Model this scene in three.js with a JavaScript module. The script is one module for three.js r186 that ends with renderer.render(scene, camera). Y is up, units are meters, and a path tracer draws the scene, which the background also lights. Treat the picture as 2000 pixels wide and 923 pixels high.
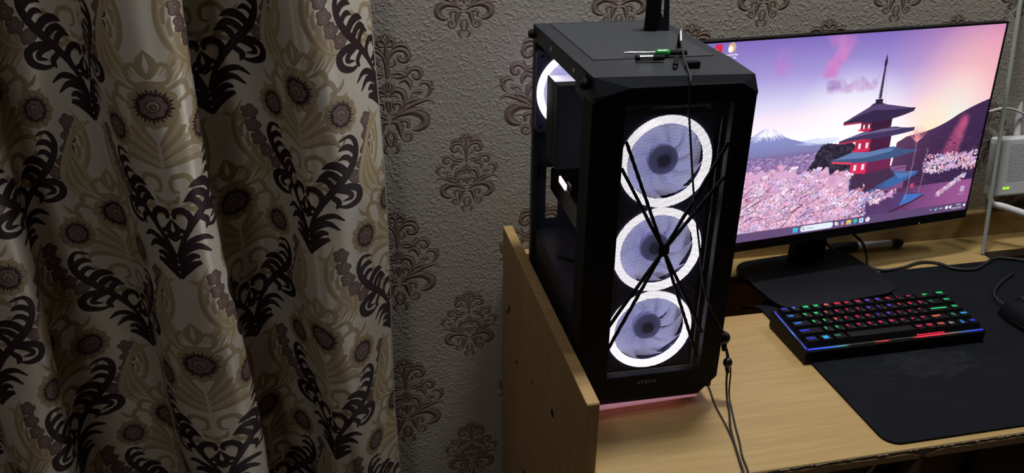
import * as THREE from 'three';
import { RoundedBoxGeometry } from 'three/addons/geometries/RoundedBoxGeometry.js';
import { mergeGeometries, toCreasedNormals } from 'three/addons/utils/BufferGeometryUtils.js';
import { RectAreaLightUniformsLib } from 'three/addons/lights/RectAreaLightUniformsLib.js';
import { FontLoader } from 'three/addons/loaders/FontLoader.js';
import { TextGeometry } from 'three/addons/geometries/TextGeometry.js';

// ---------------------------------------------------------------- camera, exposure, main lamp
const scene = new THREE.Scene();
scene.background = new THREE.Color(0x000000);
const D = 0.74;                                   // height of the desk top above the floor
const camera = new THREE.PerspectiveCamera(2 * Math.atan(461.5 / 1575.8) * 180 / Math.PI, 2000 / 923, 0.02, 30);
{
  const yaw = 0.2118, pit = 0.4518, rol = 0.0098;
  const f = new THREE.Vector3(Math.sin(yaw) * Math.cos(pit), -Math.sin(pit), -Math.cos(yaw) * Math.cos(pit));
  const r = new THREE.Vector3(Math.cos(yaw), 0, Math.sin(yaw)), u = new THREE.Vector3().crossVectors(r, f);
  const r2 = r.clone().multiplyScalar(Math.cos(rol)).addScaledVector(u, Math.sin(rol));
  const u2 = u.clone().multiplyScalar(Math.cos(rol)).addScaledVector(r, -Math.sin(rol));
  camera.position.set(0.171, D + 0.6953, 1.2461);
  camera.quaternion.setFromRotationMatrix(new THREE.Matrix4().makeBasis(r2, u2, f.clone().negate()));
}
const renderer = new THREE.WebGLRenderer({ antialias: true });
renderer.toneMapping = THREE.LinearToneMapping;
renderer.toneMappingExposure = 1.0;
renderer.shadowMap.enabled = true;
RectAreaLightUniformsLib.init();

// three ceiling lamps stand outside the frame, read from the shadows: the main one above the case close to the wall, one in the room to the left, a dim one far to the right
const LAMPS = [
  { label: 'oblong white ceiling lamp above the computer case by the wall', x: 0.76, y: 2.52, z: 0.21, w: 0.3, d: 0.14, power: 150, color: new THREE.Color(1.0, 0.985, 0.95) },
  { label: 'square white ceiling lamp over the left side of the room', x: -0.35, y: 2.52, z: 1.25, w: 0.3, d: 0.3, power: 15, color: new THREE.Color(1.0, 0.97, 0.92) },
  { label: 'square white ceiling lamp at the far right of the room', x: 1.9, y: 2.52, z: 0.6, w: 0.3, d: 0.3, power: 24, color: new THREE.Color(1.0, 0.98, 0.95) },
];
for (const L of LAMPS) {
  const l = new THREE.RectAreaLight(L.color, L.power, L.w, L.d);
  l.name = 'ceiling_lamp_light'; l.position.set(L.x, L.y - 0.004, L.z); l.rotation.x = -Math.PI / 2; scene.add(l);
}

// ---------------------------------------------------------------- helpers
let seed = 7;
const rnd = () => { seed = (seed * 1664525 + 1013904223) >>> 0; return seed / 4294967296; };
const rr = (a, b) => a + (b - a) * rnd();
const V = (x, y, z) => new THREE.Vector3(x, y, z);
const lin = (r, g, b) => new THREE.Color().setRGB(r, g, b);
const mat = (color, roughness = 0.6, extra = {}) => new THREE.MeshPhysicalMaterial({ color, roughness, ...extra });
const used = {};
const numbered = (n) => { used[n] = (used[n] ?? -1) + 1; return used[n] ? n + '_' + String(used[n]).padStart(3, '0') : n; };
const shadowed = (o) => { o.castShadow = true; o.receiveShadow = true; return o; };
function thing(name, label, category, pos = [0, 0, 0], group) {
  const o = new THREE.Group(); o.name = numbered(name); o.position.set(...pos); scene.add(o);
  o.userData = { label, category }; if (group) o.userData.group = group; return o;
}
function part(parent, name, geo, m, label) {
  const o = shadowed(new THREE.Mesh(geo, m)); o.name = name; parent.add(o); if (label) o.userData.label = label; return o;
}
function solo(name, label, category, geo, m, pos = [0, 0, 0]) {
  const o = shadowed(new THREE.Mesh(geo, m)); o.name = numbered(name); o.position.set(...pos); scene.add(o); o.userData = { label, category }; return o;
}
function struct(name, geo, m, label) {
  const o = shadowed(new THREE.Mesh(geo, m)); o.name = name; o.userData = { kind: 'structure', label, category: name.split('_')[0] }; scene.add(o); return o;
}
// box from corner to corner, optional bevel
function bx(x0, x1, y0, y1, z0, z1, r = 0) {
  const w = x1 - x0, h = y1 - y0, d = z1 - z0;
  const g = r ? new RoundedBoxGeometry(w, h, d, 2, r) : new THREE.BoxGeometry(w, h, d);
  return g.translate((x0 + x1) / 2, (y0 + y1) / 2, (z0 + z1) / 2);
}
const tube = (pts, r, seg = 60, rs = 8) => new THREE.TubeGeometry(new THREE.CatmullRomCurve3(pts.map((p) => V(...p))), seg, r, rs, false);
function rod(a, b, r0, r1 = r0, n = 16) {
  const A = V(...a), B = V(...b), d = B.clone().sub(A), g = new THREE.CylinderGeometry(r1, r0, d.length(), n);
  g.applyQuaternion(new THREE.Quaternion().setFromUnitVectors(V(0, 1, 0), d.clone().normalize()));
  return g.translate(...A.add(B).multiplyScalar(0.5).toArray());
}
const merge = (list) => mergeGeometries(list.map((g) => { const h = g.index ? g.toNonIndexed() : g; for (const k of Object.keys(h.attributes)) if (!['position', 'normal', 'uv'].includes(k)) h.deleteAttribute(k); return h; }));
// uv in metres: grain axis 'x','y' or 'z' gives u
function metricUV(g, grain = 'x', k = 1) {
  const p = g.attributes.position, n = g.attributes.normal, uv = new Float32Array(p.count * 2), ax = { x: 0, y: 1, z: 2 }[grain];
  for (let i = 0; i < p.count; i++) {
    const P = [p.getX(i), p.getY(i), p.getZ(i)], N = [n.getX(i), n.getY(i), n.getZ(i)].map(Math.abs);
    const dom = N.indexOf(Math.max(...N)), rest = [0, 1, 2].filter((a) => a !== dom);
    const u = rest.includes(ax) ? ax : rest[0], v = rest.find((a) => a !== u);
    uv[2 * i] = P[u] * k; uv[2 * i + 1] = P[v] * k + dom * 0.37;
  }
  g.setAttribute('uv', new THREE.BufferAttribute(uv, 2)); return g;
}
// value noise that tiles
function noiseGrid(w, h, s) { let q = s >>> 0; const a = new Float32Array(w * h); for (let i = 0; i < a.length; i++) { q = (q * 1664525 + 1013904223) >>> 0; a[i] = q / 4294967296; } return (x, y) => { x = ((x % w) + w) % w; y = ((y % h) + h) % h; const i = Math.floor(x), j = Math.floor(y), fx = x - i, fy = y - j, sx = fx * fx * (3 - 2 * fx), sy = fy * fy * (3 - 2 * fy), i1 = (i + 1) % w, j1 = (j + 1) % h; return (a[j * w + i] * (1 - sx) + a[j * w + i1] * sx) * (1 - sy) + (a[j1 * w + i] * (1 - sx) + a[j1 * w + i1] * sx) * sy; }; }
function dataTex(w, h, fn, srgb) {
  const d = new Uint8Array(w * h * 4);
  for (let y = 0; y < h; y++) for (let x = 0; x < w; x++) { const c = fn(x / w, y / h), o = (y * w + x) * 4; d[o] = c[0] * 255; d[o + 1] = c[1] * 255; d[o + 2] = c[2] * 255; d[o + 3] = 255; }
  const t = new THREE.DataTexture(d, w, h); t.wrapS = t.wrapT = THREE.RepeatWrapping; t.magFilter = t.minFilter = THREE.LinearFilter; if (srgb) t.colorSpace = THREE.SRGBColorSpace; t.needsUpdate = true; return t;
}
const canvas = (w, h) => { const c = document.createElement('canvas'); c.width = w; c.height = h; return [c, c.getContext('2d')]; };
const canvasTex = (c, srgb, wrap = true) => { const t = new THREE.CanvasTexture(c); if (wrap) t.wrapS = t.wrapT = THREE.RepeatWrapping; if (srgb) t.colorSpace = THREE.SRGBColorSpace; return t; };
const clamp = (x, a = 0, b = 1) => Math.min(b, Math.max(a, x));

// brush stroke along a curve through points, tapering: widths w0 -> wm -> w1
function brush(c, pts, w0, wm, w1, n = 26) {
  const cv = new THREE.CatmullRomCurve3(pts.map(([x, y]) => V(x, y, 0)), false, 'catmullrom', 0.5), L = [], R = [];
  for (let i = 0; i <= n; i++) {
    const t = i / n, p = cv.getPoint(t), d = cv.getTangent(t), w = (t < 0.5 ? w0 + (wm - w0) * Math.sin(t * Math.PI) : w1 + (wm - w1) * Math.sin(t * Math.PI)) / 2;
    L.push([p.x - d.y * w, p.y + d.x * w]); R.push([p.x + d.y * w, p.y - d.x * w]);
  }
  c.beginPath(); c.moveTo(...L[0]); L.forEach((p) => c.lineTo(...p)); R.reverse().forEach((p) => c.lineTo(...p)); c.closePath(); c.fill();
}

// ---------------------------------------------------------------- surface materials
const woodTex = (() => {
  const a = noiseGrid(8, 64, 11), b = noiseGrid(24, 256, 12), e = noiseGrid(6, 10, 13), f = noiseGrid(128, 512, 14);
  return (c0, c1) => dataTex(1024, 1024, (u, v) => {
    const w = v + 0.012 * (e(u * 6, v * 10) - 0.5);
    let g = 0.34 * a(u * 8, w * 64) + 0.46 * b(u * 24, w * 256) + 0.18 * f(u * 128, w * 512) + 0.14 * e(u * 6, w * 10);
    g = clamp((g - 0.30) * 1.35); g = g * g * (3 - 2 * g);
    return [0, 1, 2].map((i) => c0[i] + (c1[i] - c0[i]) * g);
  }, true);
})();
const oakMap = woodTex([0.65, 0.545, 0.35], [0.705, 0.60, 0.40]);
oakMap.repeat.set(1.1, 2.4);
const M = {};
M.oak = mat(0xffffff, 0.42, { map: oakMap, specularIntensity: 0.7 });
const browner = woodTex([0.62, 0.505, 0.32], [0.71, 0.59, 0.395]); browner.repeat.set(1.1, 2.4);
M.oakDull = mat(0xffffff, 0.6, { map: browner });
const chip = noiseGrid(256, 256, 21);
M.chipboard = mat(0xffffff, 0.9, { map: dataTex(256, 256, (u, v) => { const n = chip(u * 256, v * 256) * 0.5 + chip(u * 64, v * 64) * 0.5; return [0.33 + 0.2 * n, 0.29 + 0.17 * n, 0.23 + 0.14 * n]; }, true) });
M.chipboard.map.repeat.set(6, 6);
M.edgeBand = mat(lin(0.34, 0.23, 0.105), 0.6);
const plasticN = noiseGrid(256, 256, 31), plasticBump = dataTex(256, 256, (u, v) => { const n = plasticN(u * 256, v * 256); return [n, n, n]; });
plasticBump.repeat.set(12, 12);
M.blackPlastic = mat(lin(0.0032, 0.0034, 0.005), 0.55, { specularIntensity: 0.35, bumpMap: plasticBump, bumpScale: 0.00012 });
M.blackSteel = mat(lin(0.016, 0.0195, 0.028), 0.48, { specularIntensity: 0.8, bumpMap: plasticBump, bumpScale: 0.0001 });
M.blackGloss = mat(lin(0.006, 0.006, 0.008), 0.25);
M.blackMatte = mat(lin(0.010, 0.010, 0.012), 0.75);
M.rubber = mat(lin(0.013, 0.013, 0.014), 0.6);
M.steel = mat(lin(0.62, 0.63, 0.65), 0.28, { metalness: 1 });
M.whitePlastic = mat(lin(0.62, 0.64, 0.66), 0.45);
M.whiteTube = mat(lin(0.55, 0.56, 0.55), 0.5);
M.stick = mat(lin(0.34, 0.36, 0.34), 0.6);

// ---------------------------------------------------------------- wallpaper
const TW = 0.249, TH = 0.2948, WX0 = 0.2387 - 0.06, WY0 = D + 0.4365 + 0.02;
function damask(c, cx, top, h, pass) {              // one medallion; half drawn twice; unit = its height
  const wk = [1.45, 0.85, 0.34][pass];
  for (const s of [-1, 1]) {
    const b = (pts, w0, wm, w1) => brush(c, pts.map(([x, y]) => [cx + s * x * h, top + y * h]), w0 * h * wk, wm * h * wk, w1 * h * wk);
    b([[0, 0], [0.032, 0.035], [0.012, 0.07], [0, 0.09]], 0.004, 0.028, 0.006);
    b([[0.005, 0.1], [0.05, 0.1], [0.062, 0.065], [0.045, 0.05], [0.032, 0.065]], 0.012, 0.026, 0.014);
    b([[0.045, 0.125], [0.1, 0.095], [0.15, 0.1], [0.178, 0.122]], 0.006, 0.03, 0.008);
    b([[0.01, 0.25], [0.03, 0.18], [0.08, 0.135], [0.145, 0.14], [0.175, 0.185], [0.15, 0.225], [0.11, 0.22], [0.098, 0.19], [0.12, 0.175]], 0.012, 0.034, 0.012);
    b([[0.03, 0.27], [0.07, 0.24], [0.06, 0.2]], 0.006, 0.018, 0.006);
    b([[0, 0.09], [0.008, 0.2], [0.006, 0.36]], 0.012, 0.022, 0.012);
    b([[0.03, 0.33], [0.09, 0.318], [0.135, 0.338], [0.085, 0.355], [0.04, 0.345]], 0.01, 0.03, 0.01);
    b([[0.14, 0.37], [0.165, 0.325], [0.205, 0.292], [0.255, 0.3], [0.268, 0.34], [0.24, 0.37], [0.208, 0.355], [0.215, 0.328]], 0.01, 0.03, 0.01);
    b([[0.145, 0.3], [0.165, 0.27], [0.155, 0.26]], 0.005, 0.018, 0.006);
    b([[0.09, 0.4], [0.14, 0.375], [0.175, 0.41], [0.18, 0.46]], 0.008, 0.036, 0.006);
    b([[0.18, 0.51], [0.215, 0.48], [0.27, 0.48], [0.225, 0.505]], 0.005, 0.022, 0.005);
    b([[0.255, 0.43], [0.28, 0.405], [0.325, 0.415], [0.345, 0.45], [0.33, 0.5], [0.30, 0.52]], 0.008, 0.03, 0.008);
    b([[0.33, 0.49], [0.35, 0.455], [0.385, 0.46]], 0.006, 0.016, 0.004);
    b([[0.348, 0.44], [0.358, 0.41], [0.352, 0.385]], 0.005, 0.018, 0.004);
    b([[0, 0.375], [0.012, 0.42], [0.004, 0.47]], 0.004, 0.024, 0.01);
    b([[0.008, 0.47], [0.035, 0.43], [0.03, 0.40]], 0.008, 0.02, 0.004);
    b([[0.01, 0.48], [0.05, 0.445], [0.055, 0.425]], 0.008, 0.018, 0.004);
    b([[0.01, 0.5], [0.06, 0.46], [0.115, 0.485], [0.13, 0.545], [0.125, 0.57]], 0.01, 0.04, 0.006);
    b([[0.01, 0.51], [0.055, 0.5], [0.085, 0.53]], 0.006, 0.018, 0.004);
    b([[0.11, 0.615], [0.14, 0.57], [0.225, 0.54], [0.19, 0.585], [0.13, 0.612]], 0.006, 0.03, 0.006);
    b([[0.06, 0.67], [0.14, 0.615], [0.24, 0.57], [0.32, 0.55], [0.38, 0.585]], 0.016, 0.026, 0.006);
    b([[0.01, 0.66], [0.07, 0.65], [0.1, 0.59], [0.075, 0.565], [0.04, 0.575], [0.045, 0.62]], 0.008, 0.026, 0.012);
    b([[0.012, 0.55], [0.012, 0.6], [0.004, 0.64]], 0.014, 0.02, 0.008);
    b([[0.02, 0.70], [0.1, 0.66], [0.2, 0.645], [0.28, 0.69], [0.285, 0.76], [0.225, 0.80], [0.18, 0.795]], 0.012, 0.062, 0.008);
    b([[0.14, 0.655], [0.24, 0.625], [0.30, 0.655]], 0.006, 0.022, 0.006);
    b([[0.05, 0.74], [0.1, 0.715], [0.15, 0.73], [0.145, 0.77], [0.16, 0.775]], 0.008, 0.026, 0.008);
    b([[0.01, 0.73], [0.06, 0.735], [0.08, 0.79], [0.088, 0.86]], 0.01, 0.048, 0.01);
    b([[0.085, 0.86], [0.12, 0.895], [0.165, 0.88], [0.17, 0.84], [0.14, 0.825], [0.12, 0.845], [0.135, 0.86]], 0.008, 0.022, 0.01);
    b([[0.004, 0.80], [0.036, 0.85], [0.022, 0.91], [0.002, 0.94]], 0.008, 0.026, 0.006);
    b([[0.03, 0.915], [0.058, 0.95], [0.045, 0.985], [0.02, 0.995]], 0.01, 0.024, 0.006);
  }
}
const wallpaper = (() => {
  const W = 1024, H = 1212, k = W / TW;
  const [cc, c] = canvas(W, H), [hc, h] = canvas(W, H);
  c.fillStyle = 'rgb(174,168,158)'; c.fillRect(0, 0, W, H);
  h.fillStyle = 'rgb(96,96,96)'; h.fillRect(0, 0, W, H);
  const wrap = (f) => { for (const ox of [-W, 0, W]) for (const oy of [-H, 0, H]) { for (const q of [c, h]) { q.save(); q.translate(ox, oy); } f(); for (const q of [c, h]) q.restore(); } };
  // crinkled leaf relief of the ground
  const leaves = []; for (let i = 0; i < 4200; i++) leaves.push([rnd() * W, rnd() * H, rr(0, 6.283), rr(16, 40), rr(-10, 10), rnd(), rr(5, 12)]);
  wrap(() => { for (const [x, y, a, l, bend, t, w] of leaves) { const dx = Math.cos(a), dy = Math.sin(a); const v = Math.round(70 + 95 * t); h.fillStyle = `rgb(${v},${v},${v})`; brush(h, [[x, y], [x + dx * l / 2 - dy * bend, y + dy * l / 2 + dx * bend], [x + dx * l, y + dy * l]], 1, w, 1, 8); const q = Math.round(166 + 18 * t); c.fillStyle = `rgba(${q},${q - 6},${q - 16},0.35)`; brush(c, [[x, y], [x + dx * l / 2 - dy * bend, y + dy * l / 2 + dx * bend], [x + dx * l, y + dy * l]], 1, w * 0.7, 1, 8); } });
  // medallions: coloured and raised
  const place = [[0.06, 0.02, 0.193], [0.06 + 0.1219, 0.1837, 0.1407]];
  wrap(() => {
    for (const [x, y, hh] of place) {
      c.fillStyle = 'rgb(124,107,98)'; damask(c, x * k, y * k, hh * k, 0);
      c.fillStyle = 'rgb(137,120,110)'; damask(c, x * k, y * k, hh * k, 2);
      h.fillStyle = 'rgb(62,62,62)'; h.save(); h.lineWidth = 3; damask(h, x * k, y * k, hh * k, 0); h.restore();
      h.fillStyle = 'rgb(150,150,150)'; damask(h, x * k, y * k, hh * k, 1);
      h.fillStyle = 'rgb(205,205,205)'; damask(h, x * k, y * k, hh * k, 2);
    }
  });
  const [bc, b] = canvas(W, H); b.filter = 'blur(2.6px)'; b.drawImage(hc, 0, 0);
  return { map: canvasTex(cc, true), bump: canvasTex(bc, false) };
})();
M.wallpaper = mat(0xffffff, 0.62, { map: wallpaper.map, bumpMap: wallpaper.bump, bumpScale: 0.0019, specularIntensity: 0.8 });
M.plainWall = mat(lin(0.10, 0.09, 0.08), 0.8);
M.ceiling = mat(lin(0.25, 0.25, 0.245), 0.9);

// ---------------------------------------------------------------- room
const RX0 = -1.3, RX1 = 3.2, RZ1 = 3.4, RH = 2.62;
{
  const g = bx(RX0 - 0.1, RX1 + 0.1, 0, RH, -0.12, 0), p = g.attributes.position, uv = g.attributes.uv;
  for (let i = 0; i < p.count; i++) uv.setXY(i, (p.getX(i) - WX0) / TW, (p.getY(i) - WY0) / TH + 1);
  struct('wall_back', g, M.wallpaper, 'grey embossed wallpaper with brown damask medallions');
  for (const [n, x] of [['wall_left', RX0 - 0.12], ['wall_right', RX1]]) {
    struct(n, bx(x, x + 0.12, 0, RH, 0, RZ1), M.plainWall, 'plain dark side wall of the room');
  }
  struct('wall_front', bx(RX0 - 0.1, RX1 + 0.1, 0, RH, RZ1, RZ1 + 0.12), M.plainWall, 'plain wall on the far side of the room');
  struct('ceiling', bx(RX0 - 0.1, RX1 + 0.1, RH, RH + 0.1, -0.1, RZ1 + 0.1), M.ceiling, 'white ceiling');
  const fm = woodTex([0.30, 0.19, 0.11], [0.42, 0.28, 0.17]);
  const floorMat = mat(0xffffff, 0.5, { map: fm });
  struct('floor', metricUV(bx(RX0 - 0.1, RX1 + 0.1, -0.1, 0, -0.1, RZ1 + 0.1), 'x'), floorMat, 'brown wooden floor');
}
// the ceiling lamps themselves
for (const L of LAMPS) {
  const t = thing('ceiling_lamp', L.label, 'lamp', [L.x, L.y, L.z]);
  part(t, 'housing', bx(-L.w / 2 - 0.02, L.w / 2 + 0.02, 0.012, RH - L.y, -L.d / 2 - 0.02, L.d / 2 + 0.02, 0.008), M.whitePlastic);
  part(t, 'diffuser', bx(-L.w / 2, L.w / 2, 0, 0.012, -L.d / 2, L.d / 2, 0.004), mat(lin(0.8, 0.8, 0.8), 0.6, { emissive: lin(1, 0.97, 0.9), emissiveIntensity: 1.6 }));
}

// ---------------------------------------------------------------- curtain
const CW = 0.31, CH = 0.386;                          // woven repeat
const curtainTex = (() => {
  const W = 1240, H = 1544, k = W / CW;
  const [cc, c] = canvas(W, H), [rc, r] = canvas(W, H), [hc, h] = canvas(W, H);
  c.fillStyle = 'rgb(226,220,208)'; c.fillRect(0, 0, W, H);
  r.fillStyle = 'rgb(0,100,90)'; r.fillRect(0, 0, W, H);
  h.fillStyle = 'rgb(70,70,70)'; h.fillRect(0, 0, W, H);
  // satin threads
  for (let y = 0; y < H; y += 2) { const q = Math.round(204 + 30 * rnd()); c.fillStyle = `rgba(${q},${q - 8},${q - 22},0.4)`; c.fillRect(0, y, W, 1); }
  const INK = {
    velvet: ['rgb(40,20,28)', 'rgb(0,215,0)', 'rgb(190,190,190)'], velvetRib: ['rgb(64,36,46)', 'rgb(0,190,0)', 'rgb(215,215,215)'],
    gold: ['rgb(158,142,112)', 'rgb(0,150,0)', 'rgb(110,110,110)'], goldHi: ['rgb(182,166,136)', 'rgb(0,128,0)', 'rgb(130,130,130)'],
    mauve: ['rgb(112,92,88)', 'rgb(0,150,0)', 'rgb(135,135,135)'], mauveDark: ['rgb(70,50,48)', 'rgb(0,180,0)', 'rgb(110,110,110)'], mauveHi: ['rgb(146,124,118)', 'rgb(0,130,0)', 'rgb(170,170,170)'],
  };
  const ink = (n) => { [c.fillStyle, r.fillStyle, h.fillStyle] = INK[n]; };
  const B = (ox, oy, s, pts, w0, wm, w1, n = 18) => { const q = pts.map(([x, y]) => [(ox + s * x) * k, (oy - y) * k]); for (const g of [c, r, h]) brush(g, q, w0 * k, wm * k, w1 * k, n); };
  const disc = (ox, oy, s, x, y, rad, sq = 1, rot = 0) => { for (const g of [c, r, h]) { g.beginPath(); g.ellipse((ox + s * x) * k, (oy - y) * k, rad * k, rad * sq * k, rot, 0, 6.2832); g.fill(); } };
  function flower(ox, oy, s, x, y, R) {
    ink('mauveDark'); for (let i = 0; i < 5; i++) disc(ox, oy, s, x + Math.cos(i * 1.2566 + 0.5) * R * 0.62, y + Math.sin(i * 1.2566 + 0.5) * R * 0.62, R * 0.5);
    ink('mauve'); for (let i = 0; i < 5; i++) disc(ox, oy, s, x + Math.cos(i * 1.2566 + 0.5) * R * 0.6, y + Math.sin(i * 1.2566 + 0.5) * R * 0.6, R * 0.40);
    disc(ox, oy, s, x, y, R * 0.45); ink('mauveHi'); disc(ox, oy, s, x, y, R * 0.16);
  }
  function rose(ox, oy, x, y, R, sq) {
    ink('gold'); for (let i = 0; i < 12; i++) { const a = i * 0.5236; disc(ox, oy, 1, x + Math.cos(a) * R * 1.18, y + Math.sin(a) * R * 1.18 * sq, R * 0.42, sq); }
    ink('mauveDark'); for (let i = 0; i < 26; i++) { const a = i * 0.24166; B(ox, oy, 1, [[x + Math.cos(a) * R * 0.6, y + Math.sin(a) * R * 0.6 * sq], [x + Math.cos(a + 0.08) * R * (1.15 + 0.12 * (i % 2)), y + Math.sin(a + 0.08) * R * (1.15 + 0.12 * (i % 2)) * sq]], R * 0.3, R * 0.2, R * 0.02, 6); }
    ink('velvet'); disc(ox, oy, 1, x, y, R * 0.93, sq);
    ink('mauve'); for (let i = 0; i < 7; i++) { const a = i * 0.8976; disc(ox, oy, 1, x + Math.cos(a) * R * 0.48, y + Math.sin(a) * R * 0.48 * sq, R * 0.33, sq); }
    ink('mauveDark'); disc(ox, oy, 1, x, y, R * 0.44, sq); ink('mauveHi'); disc(ox, oy, 1, x, y, R * 0.36, sq); ink('mauveDark'); disc(ox, oy, 1, x, y - R * 0.06, R * 0.22, sq); ink('mauve'); disc(ox, oy, 1, x, y - R * 0.08, R * 0.15, sq);
  }
  function motif(ox, oy) {
    for (const s of [-1, 1]) {
      const b = (...a) => B(ox, oy, s, ...a);
      // large soft feathers hanging below
      for (let i = 0; i < 7; i++) { const t = i / 6; ink(i % 2 ? 'gold' : 'goldHi'); b([[0.010 + 0.004 * i, -0.004], [0.048 + 0.010 * t, -0.036 - 0.02 * t], [0.060 + 0.006 * t - 0.026 * (1 - t), -0.08 - 0.012 * t], [0.046 - 0.032 * (1 - t), -0.125 + 0.02 * (1 - t)]], 0.002, 0.0085, 0.001); }
      // barbed gold crescent outside the flower chain
      ink('gold'); b([[0.078, 0.094], [0.108, 0.104], [0.130, 0.135], [0.132, 0.175], [0.118, 0.205]], 0.002, 0.009, 0.001, 30);
      for (let i = 0; i < 4; i++) b([[0.100 + 0.009 * i, 0.101 + 0.016 * i], [0.108 + 0.006 * i, 0.114 + 0.016 * i], [0.109 + 0.004 * i, 0.126 + 0.016 * i]], 0.006, 0.006, 0.0006, 8);
      ink('goldHi'); b([[0.082, 0.0955], [0.108, 0.107], [0.127, 0.137], [0.129, 0.172], [0.119, 0.198]], 0.001, 0.0035, 0.001, 24);
      // heart scroll
      ink('gold');
      b([[0.0, 0.102], [0.022, 0.106], [0.038, 0.126], [0.030, 0.148], [0.010, 0.146], [0.008, 0.130], [0.018, 0.126]], 0.004, 0.0075, 0.003);
      b([[0.0, 0.112], [0.012, 0.114], [0.016, 0.122]], 0.004, 0.006, 0.002);
      b([[0.028, 0.112], [0.046, 0.114], [0.054, 0.124]], 0.004, 0.008, 0.001); b([[0.022, 0.106], [0.040, 0.100], [0.048, 0.104]], 0.004, 0.008, 0.001); b([[0.034, 0.132], [0.050, 0.140], [0.056, 0.150]], 0.004, 0.008, 0.001);
      b([[0.0, 0.094], [0.02, 0.096], [0.032, 0.104]], 0.004, 0.005, 0.001);
      // leaf spray
      for (let i = 0; i < 7; i++) { const t = i / 6; ink(i % 2 ? 'goldHi' : 'gold'); b([[0.002, 0.160 + 0.005 * i], [0.022 + 0.012 * (1 - t), 0.170 + 0.008 * i], [0.052 - 0.026 * t, 0.170 + 0.0105 * i], [0.062 - 0.034 * t, 0.158 + 0.0135 * i]], 0.003, 0.0085, 0.001); }
      b([[0.058, 0.160], [0.066, 0.166], [0.068, 0.176], [0.062, 0.174]], 0.002, 0.004, 0.002);
      // crown above the rose
      ink('gold');
      b([[0.0, 0.272], [0.02, 0.270], [0.028, 0.284], [0.018, 0.294], [0.010, 0.286]], 0.004, 0.007, 0.003); b([[0.0, 0.276], [0.009, 0.292], [0.0, 0.312]], 0.005, 0.011, 0.001);
      b([[0.022, 0.262], [0.042, 0.270], [0.048, 0.256], [0.040, 0.250]], 0.004, 0.008, 0.003); b([[0.032, 0.245], [0.052, 0.254], [0.060, 0.240], [0.052, 0.232]], 0.004, 0.008, 0.003); b([[0.052, 0.238], [0.068, 0.244], [0.076, 0.256]], 0.004, 0.006, 0.001); b([[0.058, 0.234], [0.070, 0.230], [0.080, 0.236]], 0.004, 0.006, 0.001);
      // flower chain outside the wing
      for (const [x, y] of [[0.110, 0.188], [0.1085, 0.167], [0.1035, 0.1465], [0.094, 0.128], [0.080, 0.112]]) flower(ox, oy, s, x, y, 0.0108);
      // dark velvet acanthus: heart of leaves at the foot
      ink('velvet');
      b([[0.0, -0.002], [0.008, 0.010], [0.020, 0.020], [0.032, 0.024]], 0.005, 0.0115, 0.006); b([[0.0, 0.010], [0.010, 0.024], [0.022, 0.034], [0.031, 0.032]], 0.007, 0.010, 0.004);
      b([[0.0, 0.022], [0.014, 0.042], [0.032, 0.048], [0.048, 0.036]], 0.004, 0.0105, 0.002); b([[0.003, 0.034], [0.020, 0.054], [0.040, 0.060], [0.056, 0.050]], 0.003, 0.009, 0.002);
      // stem and wing
      const st = [[0.0, 0.030], [0.012, 0.056], [0.026, 0.078], [0.044, 0.098], [0.064, 0.117], [0.080, 0.138], [0.085, 0.160], [0.076, 0.174], [0.058, 0.170]];
      b(st, 0.004, 0.0112, 0.0025, 40);
      const tooth = (x, y, tx, ty, w) => b([[x, y], [x + (tx - x) * 0.30 - 0.001, y + (ty - y) * 0.75 + 0.004], [x + (tx - x) * 0.66, y + (ty - y) * 1.12 + 0.003], [tx, ty]], w * 0.9, w, 0.0008, 22);
      tooth(0.084, 0.148, 0.056, 0.156, 0.0095); tooth(0.078, 0.134, 0.055, 0.142, 0.0085);
      tooth(0.068, 0.120, 0.030, 0.132, 0.0125); tooth(0.058, 0.110, 0.025, 0.120, 0.0105); tooth(0.046, 0.098, 0.020, 0.112, 0.0095);
      // inner curl and outer paisley
      b([[0.022, 0.070], [0.027, 0.088], [0.018, 0.100], [0.006, 0.098], [0.005, 0.088]], 0.008, 0.0095, 0.005, 26);
      b([[0.044, 0.098], [0.066, 0.101], [0.083, 0.093], [0.081, 0.078], [0.064, 0.071], [0.047, 0.074]], 0.008, 0.0115, 0.002, 30); b([[0.050, 0.098], [0.066, 0.092], [0.070, 0.084], [0.056, 0.081]], 0.006, 0.0085, 0.001, 16);
      b([[0.040, 0.090], [0.050, 0.080], [0.046, 0.070]], 0.008, 0.009, 0.002);
      // small lily between the wings
      b([[0, 0.060], [0.007, 0.072], [0, 0.088]], 0.005, 0.0085, 0.001); b([[0.0, 0.064], [0.010, 0.072], [0.018, 0.067]], 0.005, 0.0075, 0.002); b([[0.0, 0.056], [0.009, 0.062], [0.015, 0.060]], 0.004, 0.005, 0.001);
      ink('velvetRib');
      b([[0.004, 0.042], [0.014, 0.060], [0.044, 0.099], [0.066, 0.120], [0.082, 0.142]], 0.0004, 0.0012, 0.0004, 24);
      b([[0.006, 0.030], [0.018, 0.044], [0.034, 0.049]], 0.0004, 0.0012, 0.0004); b([[0.006, 0.012], [0.020, 0.021], [0.029, 0.026]], 0.0004, 0.0016, 0.0004);
    }
    rose(ox, oy, 0, 0.241, 0.0225, 0.82);
    rose(ox, oy, -0.066, 0.207, 0.0165, 1.05);
    rose(ox, oy, 0.066, 0.207, 0.0165, 1.05);
    ink('goldHi'); disc(ox, oy, 1, 0, 0.110, 0.007, 0.8); ink('gold'); disc(ox, oy, 1, 0, 0.110, 0.004, 0.8);
  }
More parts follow.
